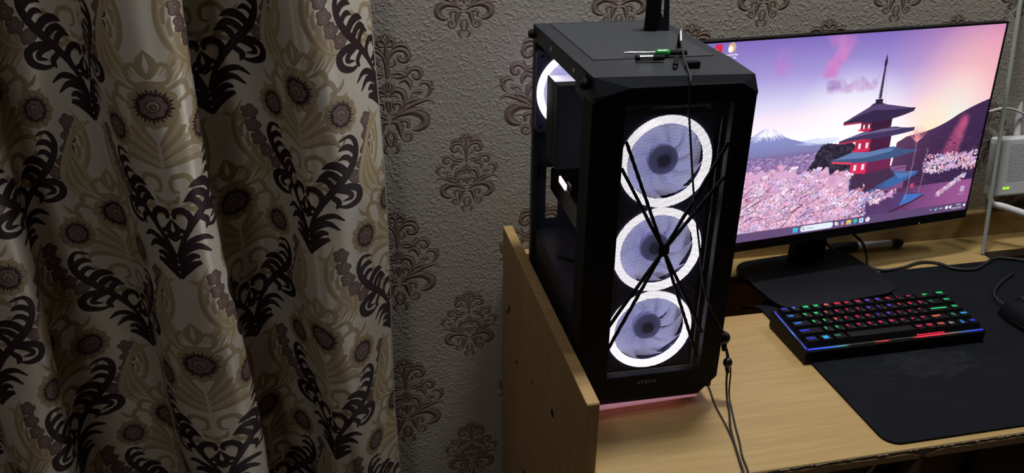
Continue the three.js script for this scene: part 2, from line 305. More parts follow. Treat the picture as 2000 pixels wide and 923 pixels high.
  for (const ox of [-CW, 0, CW]) for (const oy of [-CH, 0, CH, 2 * CH]) { motif(CW * 0.25 + ox, CH * 0.9 + oy); motif(CW * 0.75 + ox, CH * 0.4 + oy); }
  const [b2c, b2] = canvas(W, H); b2.filter = 'blur(1.5px)'; b2.drawImage(hc, 0, 0);
  return { map: canvasTex(cc, true), rough: canvasTex(rc, false), bump: canvasTex(b2c, false) };
})();
M.curtain = mat(0xffffff, 1, { map: curtainTex.map, roughnessMap: curtainTex.rough, metalnessMap: curtainTex.rough, metalness: 1, anisotropy: 0.9, anisotropyRotation: Math.PI / 2, bumpMap: curtainTex.bump, bumpScale: 0.0005, side: THREE.DoubleSide });
{
  // outline of the folds seen from above, right edge first (x, distance from the wall)
  const prof = [[0.217, 0.082], [0.205, 0.1], [0.18, 0.13], [0.145, 0.15], [0.11, 0.15], [0.088, 0.125], [0.066, 0.09], [0.038, 0.064], [0.005, 0.058], [-0.02, 0.078], [-0.026, 0.11], [-0.012, 0.145], [-0.02, 0.17], [-0.045, 0.178], [-0.085, 0.17], [-0.12, 0.14], [-0.143, 0.10], [-0.165, 0.066], [-0.205, 0.055], [-0.25, 0.058], [-0.283, 0.08], [-0.288, 0.115], [-0.272, 0.145], [-0.285, 0.172], [-0.33, 0.178], [-0.375, 0.15], [-0.405, 0.1], [-0.435, 0.06], [-0.48, 0.055], [-0.52, 0.08], [-0.525, 0.12], [-0.54, 0.15], [-0.58, 0.165], [-0.63, 0.14], [-0.66, 0.09], [-0.70, 0.06], [-0.76, 0.07], [-0.80, 0.12], [-0.86, 0.14], [-0.91, 0.09]];
  const cv = new THREE.CatmullRomCurve3(prof.map(([x, z]) => V(x, 0, z)), false, 'centripetal');
  const NU = 520, NV = 120, y0 = 0.03, y1 = 2.42, base = cv.getSpacedPoints(NU), arc = cv.getLength();
  const uC = 0.1495;                                 // arc length from the right edge to the middle of the front fold
  const pos = [], uv = [], idx = [];
  for (let j = 0; j <= NV; j++) {
    const t = j / NV, y = y0 + (y1 - y0) * t, yd = y - D;
    for (let i = 0; i <= NU; i++) {
      const p = base[i], s = arc * i / NU, free = clamp(s / 0.12);
      const amp = 1.0 + 0.10 * Math.sin(yd * 2.1 + s * 5.0) - 0.10 * clamp((yd - 0.5) / 1.2);
      const zz = 0.115 + (p.z - 0.115) * amp * 1.24 + free * 0.006 * Math.sin(yd * 6.2 + s * 19) + 0.004 * Math.sin(yd * 11.0 - s * 31);
      const xx = p.x + free * (0.008 * Math.sin(yd * 3.1 + s * 7.3) + 0.004 * Math.sin(yd * 8.3 + s * 23)) + (1 - free) * 0.004 * Math.sin(yd * 7);
      pos.push(xx, y, Math.max(0.022, zz));
      uv.push((uC - s) / CW + 0.25, (yd - 0.153) / CH + 0.10);
    }
  }
  for (let j = 0; j < NV; j++) for (let i = 0; i < NU; i++) { const a = j * (NU + 1) + i, b = a + 1, c = a + NU + 1, d = c + 1; idx.push(a, c, b, b, c, d); }
  const g = new THREE.BufferGeometry(); g.setAttribute('position', new THREE.Float32BufferAttribute(pos, 3)); g.setAttribute('uv', new THREE.Float32BufferAttribute(uv, 2)); g.setIndex(idx); g.computeVertexNormals();
  const t = thing('curtain', 'satin curtain woven with dark maroon acanthus sprays and roses, hanging in deep folds', 'curtain');
  part(t, 'curtain_cloth', g, M.curtain);
  // pale stitched edge along the free side
  const e = []; for (let j = 0; j <= NV; j++) { const a = j * (NU + 1) * 3; e.push([pos[a] + 0.0005, pos[a + 1], pos[a + 2]]); }
  part(t, 'selvedge', tube(e, 0.0009, 240, 6), mat(lin(0.6, 0.57, 0.52), 0.8), 'pale stitched selvedge');
  const rail = part(t, 'curtain_rod', rod([-1.0, 2.45, 0.115], [0.3, 2.45, 0.115], 0.012), M.steel);
  for (let i = 0; i < 9; i++) part(t, 'curtain_ring', new THREE.TorusGeometry(0.02, 0.003, 8, 20).rotateY(Math.PI / 2).translate(0.19 - i * 0.13, 2.433, 0.115), M.steel);
}

// ---------------------------------------------------------------- desk
const ZF = 0.557, ZG = 0.207, ZS = 0.082, PX0 = 0.4188, PX1 = 0.4354;
{
  const t = thing('computer_desk', 'light oak laminate computer desk with worn front edge and raised side panel', 'desk');
  const y = (a) => D + a;
  part(t, 'desktop', metricUV(bx(PX1, 1.8, y(-0.016), y(0), ZG, ZF - 0.002, 0.0012), 'x'), M.oak);
  // side panel with dowel caps
  const sp = part(t, 'side_panel', metricUV(bx(PX0, PX1, 0.02, y(0.1077), 0.019, 0.518, 0.0015), 'y'), M.oakDull, 'oak laminate side panel with worn top edge');
  for (const [yy, zz, r] of [[-0.0169, 0.3735, 0.0058], [-0.0215, 0.0784, 0.0055], [-0.038, 0.062, 0.004], [-0.0904, 0.1405, 0.003], [-0.049, 0.2543, 0.0022], [-0.2675, 0.2121, 0.005]])
    part(sp, 'screw_cap', new THREE.CylinderGeometry(r, r, 0.0012, 20).rotateZ(Math.PI / 2).translate(PX0 - 0.0004, y(yy), zz), M.blackPlastic);
  // exposed chipboard on the panel's front, edge band pieces along the desk front, torn laminate
  part(t, 'panel_edge', bx(PX0 + 0.0008, PX1 - 0.0008, 0.03, y(0.1062), 0.518, 0.519), M.oakDull);
  part(t, 'rear_shelf', metricUV(bx(PX1, 1.8, y(-0.016), y(0), 0, ZS, 0.001), 'x'), M.oak);
  part(t, 'shelf_front_edge', bx(PX1, 1.8, y(-0.0155), y(-0.0005), ZS, ZS + 0.0006), M.chipboard, 'raw grey chipboard edge');
  part(t, 'bridging_board', metricUV(bx(0.955, 1.34, y(-0.016), y(0.0002), ZS + 0.0008, ZG - 0.004, 0.001), 'x'), M.oak);
  part(t, 'back_rail', metricUV(bx(PX1, 1.8, y(0.0), y(0.05), 0.0005, 0.018, 0.001), 'x'), M.oakDull);
  part(t, 'front_core', bx(PX1, 1.8, y(-0.0155), y(-0.0012), ZF - 0.0025, ZF - 0.0008), M.chipboard, 'exposed chipboard core of the desk front');
  // edge band: lower strip, broken at one spot, its top edge torn
  const band = (x0, x1) => {
    const top = [], n = Math.round((x1 - x0) / 0.008); for (let i = 0; i <= n; i++) { const x = x0 + (x1 - x0) * i / n, e = Math.min(i, n - i); top.push([x, -0.0052 - 0.0018 * rnd() - (e < 2 ? 0.003 * (2 - e) : 0)]); }
    const s = new THREE.Shape(); s.moveTo(x0, -0.0162); top.forEach((p) => s.lineTo(...p)); s.lineTo(x1, -0.0162); s.closePath();
    return new THREE.ExtrudeGeometry(s, { depth: 0.0012, bevelEnabled: false }).translate(0, D, ZF - 0.0008);
  };
  part(t, 'edge_band', band(PX1, 0.862), M.edgeBand, 'brown edge band'); part(t, 'edge_band', band(0.873, 1.8), M.edgeBand, 'brown edge band');
  const frays = []; for (let i = 0; i < 150; i++) { const x = rr(0.46, 1.5), l = rr(0.002, 0.009), g = new THREE.BoxGeometry(l, 0.0005, rr(0.0008, 0.0022)); g.rotateX(rr(0.1, 0.7)); g.rotateZ(rr(-0.06, 0.06)); frays.push(g.translate(x, D - rr(0.0004, 0.002), ZF - 0.0003)); }
  part(t, 'torn_laminate', merge(frays), mat(lin(0.15, 0.125, 0.085), 0.8), 'splintered laminate flakes').userData.kind = 'stuff';
  part(t, 'rear_panel', metricUV(bx(PX1, 1.784, y(-0.42), y(-0.0165), 0.004, 0.02), 'x'), M.oakDull);
  part(t, 'right_leg_panel', metricUV(bx(1.784, 1.8, 0.02, y(-0.016), 0.03, 0.53), 'y'), M.oakDull);
  part(t, 'apron', bx(PX1, 1.784, y(-0.14), y(-0.0165), 0.49, 0.506), M.chipboard, 'grey unfinished apron board');
  part(t, 'drawer_runner', bx(0.985, 1.3, y(-0.12), y(-0.017), 0.508, 0.53, 0.002), mat(lin(0.035, 0.018, 0.014), 0.6), 'dark reddish drawer front');
  part(t, 'apron_bracket', bx(0.863, 0.872, y(-0.07), y(-0.0165), 0.508, 0.5545, 0.001), M.chipboard);
  part(t, 'support_wire', rod([0.80, D - 0.075, 0.53], [0.828, D - 0.0165, 0.54], 0.0022), M.steel);
  part(t, 'cable_loop', new THREE.TorusGeometry(0.019, 0.0062, 12, 32).rotateY(0.35).translate(0.842, D - 0.042, 0.532), M.blackPlastic, 'coiled black cable under the desk');
}

// ---------------------------------------------------------------- computer case
const fanGlow = lin(1.0, 0.93, 1.0);
M.fanRing = mat(lin(0.8, 0.8, 0.85), 0.5, { emissive: fanGlow, emissiveIntensity: 2.6 });
M.fanBlade = mat(lin(0.72, 0.72, 0.9), 0.7, { transmission: 0.6, thickness: 0, side: THREE.DoubleSide });
M.fanHub = mat(lin(0.35, 0.36, 0.55), 0.6, { transmission: 0.25, thickness: 0 });
M.fanFrame = mat(lin(0.075, 0.075, 0.16), 0.5);
const FANG = (() => {
  const R = 0.0595, sq = new THREE.Shape(), a = 0.06, q = 0.008;
  sq.moveTo(-a + q, -a); sq.lineTo(a - q, -a); sq.quadraticCurveTo(a, -a, a, -a + q); sq.lineTo(a, a - q); sq.quadraticCurveTo(a, a, a - q, a); sq.lineTo(-a + q, a); sq.quadraticCurveTo(-a, a, -a, a - q); sq.lineTo(-a, -a + q); sq.quadraticCurveTo(-a, -a, -a + q, -a);
  const hole = new THREE.Path(); hole.absarc(0, 0, 0.0592, 0, Math.PI * 2, true); sq.holes.push(hole);
  for (const sx of [-1, 1]) for (const sy of [-1, 1]) { const o = new THREE.Path(); o.absarc(sx * 0.0525, sy * 0.0525, 0.0022, 0, Math.PI * 2, true); sq.holes.push(o); }
  const frame = new THREE.ExtrudeGeometry(sq, { depth: 0.024, bevelEnabled: false, curveSegments: 40 }).translate(0, 0, -0.024);
  const rs = new THREE.Shape(); rs.absarc(0, 0, 0.0590, 0, Math.PI * 2, false); const rh = new THREE.Path(); rh.absarc(0, 0, 0.0500, 0, Math.PI * 2, true); rs.holes.push(rh);
  const ring = new THREE.ExtrudeGeometry(rs, { depth: 0.004, bevelEnabled: true, bevelSize: 0.0006, bevelThickness: 0.0006, bevelSegments: 2, curveSegments: 72 }).translate(0, 0, -0.0035);
  const hub = new THREE.LatheGeometry([[0.0001, 0.002], [0.012, 0.0018], [0.0185, 0.001], [0.0198, -0.001], [0.0198, -0.018], [0.0001, -0.018]].map((p) => new THREE.Vector2(...p)), 40).rotateX(Math.PI / 2).translate(0, 0, -0.008);
  const cap = new THREE.CylinderGeometry(0.009, 0.009, 0.0006, 32).rotateX(Math.PI / 2).translate(0, 0, -0.0057);
  // one swept blade
  const NB = 9, pos = [], idx = [], nr = 10, na = 8;
  for (let i = 0; i <= nr; i++) for (let j = 0; j <= na; j++) { const r = 0.0195 + (0.0525 - 0.0195) * i / nr, w = 2 * Math.PI / NB * (1.22 + 0.10 * i / nr), sw = 0.55 * (i / nr) ** 1.4, an = sw + w * (j / na - 0.5), z = -0.0175 + 0.008 * (j / na) - 0.003 * Math.sin(Math.PI * j / na); pos.push(Math.cos(an) * r, Math.sin(an) * r, z); }
  for (let i = 0; i < nr; i++) for (let j = 0; j < na; j++) { const p = i * (na + 1) + j; idx.push(p, p + na + 1, p + 1, p + 1, p + na + 1, p + na + 2); }
  const blade = new THREE.BufferGeometry(); blade.setAttribute('position', new THREE.Float32BufferAttribute(pos, 3)); blade.setIndex(idx); blade.computeVertexNormals();
  const struts = merge([0, 1, 2, 3].map((k) => new THREE.BoxGeometry(0.006, 0.058, 0.003).translate(0, 0.031, -0.0225).rotateZ(k * Math.PI / 2 + 0.5)));
  return { frame, ring, hub, cap, blade, struts, NB };
})();
function addFan(parent, label, x, y, z, power, turn) {
  const f = part(parent, 'fan', FANG.frame, M.fanFrame, label); f.position.set(x, y, z);
  part(f, 'light_ring', FANG.ring, M.fanRing, 'glowing white light ring');
  const hub = part(f, 'hub', mergeGeometries([FANG.hub, FANG.cap].map((g) => { g = g.toNonIndexed(); return g; })), M.fanHub);
  for (let i = 0; i < FANG.NB; i++) { const b = part(f, 'blade', FANG.blade, M.fanBlade); b.rotation.z = turn + i * 2 * Math.PI / FANG.NB; }
  part(f, 'strut', FANG.struts, M.fanFrame);
  const l = new THREE.RectAreaLight(fanGlow, power, 0.1, 0.1); l.name = 'fan_light'; l.position.set(0, 0, 0.007); l.rotation.y = Math.PI; f.add(l);
  const k = new THREE.RectAreaLight(lin(0.72, 0.74, 1.0), power * 6, 0.085, 0.085); k.name = 'fan_hub_light'; k.position.set(0, 0, -0.0205); k.rotation.y = Math.PI; f.add(k);
  return f;
}
const PC = { x: 0.44, y: D + 0.022, z: 0.4164, a: -0.0125, W: 0.192, H: 0.4442, DD: 0.3075 };
{
  const t = thing('computer_case', 'black midi tower computer case with three glowing white fans behind a mesh front', 'computer', [PC.x, PC.y, PC.z]);
  t.rotation.y = PC.a;
  const { W, H, DD } = PC;
  const bm = M.blackSteel, bp = M.blackPlastic;
  // front bezel: a frame with cut corners round the mesh
  const mx0 = 0.038, mx1 = 0.170, my0 = 0.040, my1 = 0.412;
  {
    // outline in x,y with chamfered lower corners; window in the middle
    const s = new THREE.Shape(); s.moveTo(0.022, 0); s.lineTo(W - 0.022, 0); s.lineTo(W + 0.003, 0.026); s.lineTo(W + 0.003, H - 0.030); s.lineTo(W - 0.003, H - 0.0195); s.lineTo(W - 0.016, H - 0.0125); s.lineTo(0.043, H - 0.0125); s.lineTo(0.006, H - 0.022); s.lineTo(0.0, H - 0.03); s.lineTo(0.0, 0.022); s.closePath();
    const h = new THREE.Path(); h.moveTo(mx0, my0); h.lineTo(mx0, my1); h.lineTo(mx1, my1); h.lineTo(mx1, my0); h.closePath(); s.holes.push(h);
    part(t, 'front_bezel', new THREE.ExtrudeGeometry(s, { depth: 0.009, bevelEnabled: true, bevelThickness: 0.0015, bevelSize: 0.001, bevelSegments: 2 }).translate(0, 0, -0.0105), bp);
    // sloping head of the bezel with corner facets
    const P = [[0.0005, H, -0.006], [W, H - 0.0035, -0.005], [0.043, H - 0.0123, 0.0], [W - 0.014, H - 0.0143, 0.0], [0.006, H - 0.021, 0.0005], [W + 0.004, H - 0.023, 0.0005], [0, H + 0.0008, -0.076], [W - 0.001, H + 0.0006, -0.076], [0, H - 0.035, -0.076], [W, H - 0.035, -0.076], [0.001, H - 0.035, -0.001], [W + 0.003, H - 0.035, -0.001]];
    const F = [[6, 0, 1], [6, 1, 7], [0, 2, 3], [0, 3, 1], [0, 4, 2], [1, 3, 5], [6, 8, 10], [6, 10, 4], [6, 4, 0], [7, 1, 5], [7, 5, 11], [7, 11, 9], [4, 10, 2], [5, 3, 11], [2, 10, 11], [2, 11, 3], [8, 9, 11], [8, 11, 10], [6, 7, 9], [6, 9, 8]];
    const g = new THREE.BufferGeometry(); g.setAttribute('position', new THREE.Float32BufferAttribute(F.flat().flatMap((i) => P[i]), 3)); g.setAttribute('uv', new THREE.Float32BufferAttribute(F.flat().flatMap((i) => [P[i][0], P[i][2]]), 2)); g.computeVertexNormals();
    part(t, 'bezel_head', g, M.blackSteel);
  }
  // perforated front sheet: hexagonal cells with round holes, built as geometry
  {
    const p = 0.0020, hr = 0.00077, pos = [], nrm = [], dy = p * 0.866, z = -0.0035;
    const hex = (a, r, cx, cy) => [cx + Math.cos(a) * r, cy + Math.sin(a) * r];
    const ny = Math.floor((my1 - my0) / dy), nx = Math.floor((mx1 - mx0) / p);
    for (let j = 0; j < ny; j++) for (let i = 0; i < nx; i++) {
      const cx = mx0 + p * (i + 0.5 + (j % 2 ? 0.25 : -0.25)), cy = my0 + dy * (j + 0.5);
      for (let k = 0; k < 6; k++) {
        const a0 = Math.PI / 6 + k * Math.PI / 3, a1 = a0 + Math.PI / 3, o0 = hex(a0, p / 1.732, cx, cy), o1 = hex(a1, p / 1.732, cx, cy), i0 = hex(a0, hr, cx, cy), i1 = hex(a1, hr, cx, cy);
        for (const q of [i0, o0, o1, i0, o1, i1]) { pos.push(q[0], q[1], z); nrm.push(0, 0, 1); }
      }
    }
    const g = new THREE.BufferGeometry(); g.setAttribute('position', new THREE.Float32BufferAttribute(pos, 3)); g.setAttribute('normal', new THREE.Float32BufferAttribute(nrm, 3));
    part(t, 'mesh_panel', g, mat(lin(0.02, 0.02, 0.026), 0.5, { side: THREE.DoubleSide }), 'perforated black metal front');
    // raised diagonal struts forming the cross
    const C = [0.1009, 0.2247], L = (x, y) => [x - PC.x, y - 0.022];
    for (const [ex, ey, o] of [[0.483, 0.389, 0.003], [0.480, 0.357, -0.003], [0.6075, 0.381, -0.003], [0.6075, 0.338, 0.003], [0.4769, 0.1432, 0.003], [0.4759, 0.1043, -0.003], [0.6055, 0.122, -0.003], [0.6035, 0.083, 0.003]]) {
      const [lx, ly] = L(ex, ey), dx = lx - C[0], dy2 = ly - C[1], len = Math.hypot(dx, dy2);
      const g2 = new RoundedBoxGeometry(0.0040, len + 0.004, 0.003, 1, 0.0006).translate(0, len / 2, 0).rotateZ(-Math.atan2(dx, dy2)).translate(C[0], C[1], -0.0015);
      part(t, 'cross_strut', g2, bp);
    }
    part(t, 'cross_centre', new THREE.CylinderGeometry(0.008, 0.009, 0.0034, 6).rotateX(Math.PI / 2).translate(C[0], C[1], -0.0013), bp);
    part(t, 'mesh_crease', merge([bx(0.157, 0.1586, my0 + 0.006, my1 - 0.02, -0.0034, -0.0026), bx(mx0 + 0.002, 0.157, my0 + 0.006, my0 + 0.0075, -0.0034, -0.0026)]), mat(lin(0.06, 0.06, 0.08), 0.35));
  }
  // fans
  for (let i = 0; i < 3; i++) addFan(t, ['glowing top intake fan', 'glowing middle intake fan behind the cross', 'glowing bottom intake fan'][i], 0.1069, 0.3273 - 0.12 * i, -0.036, 0.55, 0.3 + i * 0.22);
  addFan(t, 'glowing exhaust fan at the rear', 0.0605, 0.350, -DD + 0.0268, 0.3, 0.1);
  // body: top, bottom, rear, right side, left posts and glass
  part(t, 'top_panel', bx(0, W, H - 0.003, H, -DD, -0.0755, 0.0008), bm);
  part(t, 'top_filter', bx(0.022, W - 0.018, H, H + 0.0012, -DD + 0.012, -0.08, 0.0005), mat(lin(0.034, 0.04, 0.052), 0.45, { bumpMap: plasticBump, bumpScale: 0.0003 }), 'magnetic dust filter');
  part(t, 'top_left_rail', bx(0, 0.006, H - 0.022, H - 0.003, -DD, -0.034), bm);
  for (const z of [-0.085, -0.20]) part(t, 'rail_hole', new THREE.CylinderGeometry(0.0028, 0.0028, 0.0008, 16).rotateZ(Math.PI / 2).translate(-0.0002, H - 0.012, z), M.whitePlastic, 'white clip showing in the rail');
  part(t, 'bottom_panel', bx(0, W, 0, 0.003, -DD, -0.03), bm);
  part(t, 'right_panel', bx(W - 0.0015, W, 0.003, H - 0.003, -DD, -0.032), bm);
  part(t, 'motherboard_tray', bx(W - 0.022, W - 0.02, 0.003, H - 0.003, -DD, -0.062), bm);
  part(t, 'motherboard', bx(W - 0.02, W - 0.018, 0.15, 0.40, -DD + 0.01, -0.09), mat(lin(0.012, 0.014, 0.016), 0.4));
  // rear wall with open card slots and fan hole
  {
    const s = new THREE.Shape(); s.moveTo(0, 0.003); s.lineTo(W, 0.003); s.lineTo(W, H - 0.003); s.lineTo(0, H - 0.003); s.closePath();
    const o = new THREE.Path(); o.absarc(0.0605, 0.350, 0.057, 0, 6.2832, true); s.holes.push(o);
    const q = new THREE.Path(); q.moveTo(0.025, 0.137); q.lineTo(0.025, 0.224); q.lineTo(0.045, 0.224); q.lineTo(0.045, 0.137); q.closePath(); s.holes.push(q);
    part(t, 'rear_panel', new THREE.ExtrudeGeometry(s, { depth: 0.0012, bevelEnabled: false, curveSegments: 40 }).translate(0, 0, -DD), bm);
  }
  part(t, 'rear_post', bx(0, 0.007, 0.003, H - 0.003, -DD, -DD + 0.014), bm);
  part(t, 'power_supply_shroud', bx(0.008, W - 0.022, 0.118, 0.121, -DD + 0.002, -0.065), mat(lin(0.05, 0.045, 0.06), 0.35), 'metal shroud over the power supply');
  part(t, 'shroud_side', bx(0.006, 0.008, 0.003, 0.121, -DD + 0.002, -0.065), bm);
  part(t, 'front_left_wall', bx(0.0005, 0.0045, 0.003, H - 0.03, -0.045, -0.0095), bp); part(t, 'front_right_wall', bx(W - 0.0015, W + 0.0015, 0.003, H - 0.03, -0.045, -0.0095), bp); part(t, 'front_floor', bx(0.004, W - 0.002, 0.003, 0.006, -0.045, -0.0095), bp);
  for (const [yy, zz] of [[H - 0.013, -DD + 0.008], [H - 0.013, -0.028]])
    part(t, 'thumbscrew', merge([new THREE.CylinderGeometry(0.0065, 0.0065, 0.006, 20).rotateZ(Math.PI / 2).translate(-0.003, yy, zz), new THREE.CylinderGeometry(0.0045, 0.0045, 0.003, 20).rotateZ(Math.PI / 2).translate(-0.0072, yy, zz)]), M.blackPlastic);
  // tower cooler with fins
  {
    const x0 = 0.0105, x1 = 0.118, z0 = -0.258, z1 = -0.196, yb = 0.262, yt = 0.382;
    const c = part(t, 'processor_cooler', bx(x0, x1, yb, yt, z1 - 0.0255, z1, 0.002), M.blackMatte, 'black tower cooler with its fan');
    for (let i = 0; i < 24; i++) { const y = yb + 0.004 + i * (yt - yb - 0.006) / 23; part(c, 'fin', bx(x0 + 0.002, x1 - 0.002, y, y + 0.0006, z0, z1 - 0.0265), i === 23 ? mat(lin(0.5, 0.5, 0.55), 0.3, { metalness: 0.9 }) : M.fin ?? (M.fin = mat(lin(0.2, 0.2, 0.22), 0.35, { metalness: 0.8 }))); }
    part(c, 'cover_plate', bx(x0, x0 + 0.0015, yb, yt, z0, z1 - 0.0265), M.blackMatte);
  }
  // graphics card with a lit edge
  {
    const c = part(t, 'graphics_card', bx(0.026, W - 0.024, 0.196, 0.232, -0.285, -0.13, 0.003), M.blackGloss, 'black graphics card');
    part(c, 'light_bar', new RoundedBoxGeometry(0.003, 0.010, 0.036, 1, 0.001).translate(0.027, 0.234, -0.214), mat(lin(0.6, 0.5, 0.55), 0.4, { emissive: lin(1, 0.72, 0.85), emissiveIntensity: 1.3 }), 'pinkish white lit bar');
    part(c, 'light_bar', new RoundedBoxGeometry(0.003, 0.004, 0.018, 1, 0.001).translate(0.036, 0.2345, -0.208), M.fin);
  }
  for (const [a, n] of [[[[0.09, 0.23, -0.14], [0.055, 0.20, -0.10], [0.045, 0.15, -0.11], [0.06, 0.119, -0.13]], 0.006], [[[0.12, 0.26, -0.12], [0.09, 0.18, -0.09], [0.08, 0.12, -0.1]], 0.004], [[[0.02, 0.125, -0.2], [0.04, 0.13, -0.17], [0.05, 0.124, -0.12], [0.07, 0.122, -0.09]], 0.003]])
    part(t, 'power_cable', tube(a, n, 30), M.rubber);
  // front input strip: sockets and button
  for (const [x, w] of [[0.034, 0.004], [0.062, 0.009], [0.083, 0.013], [0.103, 0.013], [0.135, 0.005], [0.150, 0.005]])
    part(t, 'port', bx(x, x + w, 0, 0.0006, -0.002, 0.002).rotateX(0.175).translate(0, H - 0.0052, -0.046), M.blackGloss);
  part(t, 'status_light', bx(0.0405, 0.0422, 0, 0.0008, -0.004, 0.004).rotateX(0.175).translate(0, H - 0.0052, -0.046), M.whitePlastic);
  // lettering under the mesh
  const font = await new FontLoader().loadAsync('fonts/droid/droid_sans_bold.typeface.json');
  const tg = new TextGeometry('XTECH', { font, size: 0.0048, depth: 0.0006, curveSegments: 3, bevelEnabled: false }); tg.computeBoundingBox();
  tg.scale(1.35, 1, 1); part(t, 'lettering', tg.translate(0.081, 0.0275, 0.0001), mat(lin(0.16, 0.16, 0.17), 0.4, { metalness: 0.5 }), 'grey raised lettering');
  for (const [x, z] of [[0.02, -0.03], [W - 0.03, -0.03], [0.02, -0.2], [W - 0.03, -0.2]]) part(t, 'foot', new THREE.CylinderGeometry(0.012, 0.01, 0.022, 20).translate(x, -0.011, z), M.rubber);
  // pink strip with its own emission, peeping out below the front
  const s = new THREE.Shape(); s.moveTo(0, -0.25); s.lineTo(0.176, -0.25); s.lineTo(0.17, 0.001); s.lineTo(0.0, 0.0085); s.closePath();
  part(t, 'base_strip', new THREE.ExtrudeGeometry(s, { depth: 0.003, bevelEnabled: false }).rotateX(Math.PI / 2).scale(1, 1, 1).translate(0, -0.0003, 0), mat(lin(0.7, 0.35, 0.42), 0.5, { emissive: lin(0.22, 0.09, 0.125), emissiveIntensity: 1 }), 'glowing pink strip under the front');
}
// ---------------------------------------------------------------- things on the case
const TOP = PC.y + PC.H + 0.0014;
{
  const t = thing('wifi_antenna', 'black wedge-shaped antenna standing on the rear corner of the computer case', 'antenna', [0.6, TOP, 0.185]);
  t.rotation.y = -0.35;
  const s = new THREE.Shape(); s.moveTo(-0.0165, 0); s.lineTo(0.0165, 0); s.lineTo(0.0105, 0.085); s.lineTo(-0.012, 0.085); s.closePath();
  const h = new THREE.Path(); h.moveTo(0.0085, 0.014); h.lineTo(0.0035, 0.024); h.lineTo(0.003, 0.075); h.lineTo(0.0075, 0.075); h.closePath(); s.holes.push(h);
  part(t, 'stand', new THREE.ExtrudeGeometry(s, { depth: 0.010, bevelEnabled: true, bevelSize: 0.0008, bevelThickness: 0.0008, bevelSegments: 2 }).translate(0, 0, -0.006), M.blackSteel);
  part(t, 'paddle', bx(-0.0165, 0.001, 0.0005, 0.10, 0.005, 0.012, 0.002), M.blackPlastic);
}
{
  const t = thing('screwdriver', 'small screwdriver with a green handle lying on the computer case', 'screwdriver', [0.5485, TOP + 0.0048, 0.337]);
  t.rotation.y = -0.16;
  part(t, 'shaft', rod([-0.04, 0, 0], [-0.008, 0, 0], 0.0013, 0.0013), M.steel);
  part(t, 'tip', rod([-0.046, 0, 0], [-0.04, 0, 0], 0.0006, 0.0013), M.steel);
  part(t, 'handle', new THREE.LatheGeometry([[0.0001, -0.009], [0.0034, -0.0085], [0.0045, -0.005], [0.004, 0], [0.0046, 0.005], [0.004, 0.009], [0.0001, 0.0095]].map((p) => new THREE.Vector2(...p)), 20).rotateZ(-Math.PI / 2), mat(lin(0.03, 0.30, 0.06), 0.25, { clearcoat: 0.5 }), 'green plastic handle');
  part(t, 'end_grip', rod([0.009, 0, 0], [0.03, 0, 0], 0.0034, 0.003), M.blackPlastic);
}
{
  const t = thing('screwdriver_bit_holder', 'short black and silver bit holder beside the green screwdriver', 'tool', [0.524, TOP + 0.0036, 0.354]);
  t.rotation.y = -0.1;
  part(t, 'sleeve', rod([-0.010, 0, 0], [0.006, 0, 0], 0.0033), M.steel);
  part(t, 'collar', rod([-0.0145, 0, 0], [-0.010, 0, 0], 0.0036), M.blackPlastic); part(t, 'grip', rod([0.006, 0, 0], [0.02, 0, 0], 0.0036, 0.0032), M.blackPlastic);
}
{
  const t = thing('usb_receiver', 'tiny black receiver plugged into the top of the computer case', 'receiver', [0.5695, TOP - 0.004, 0.381]);
  part(t, 'body', bx(-0.0075, 0.0075, 0, 0.0085, -0.005, 0.005, 0.001), M.blackPlastic); part(t, 'plug', bx(-0.006, 0.006, -0.003, 0, -0.0025, 0.0025), M.steel);
  const u = thing('usb_cable_plug', 'black cable plug lying across the front sockets of the computer case', 'plug', [0.555, TOP, 0.366]);
  part(u, 'plug_body', bx(-0.003, 0.003, -0.001, 0.0045, -0.016, 0.018, 0.0012).rotateX(0.08).rotateY(-0.44), M.blackPlastic); part(u, 'plug_tip', bx(-0.002, 0.002, 0, 0.003, 0.018, 0.025, 0.0005).rotateX(0.1).rotateY(-0.44), M.blackGloss);
}
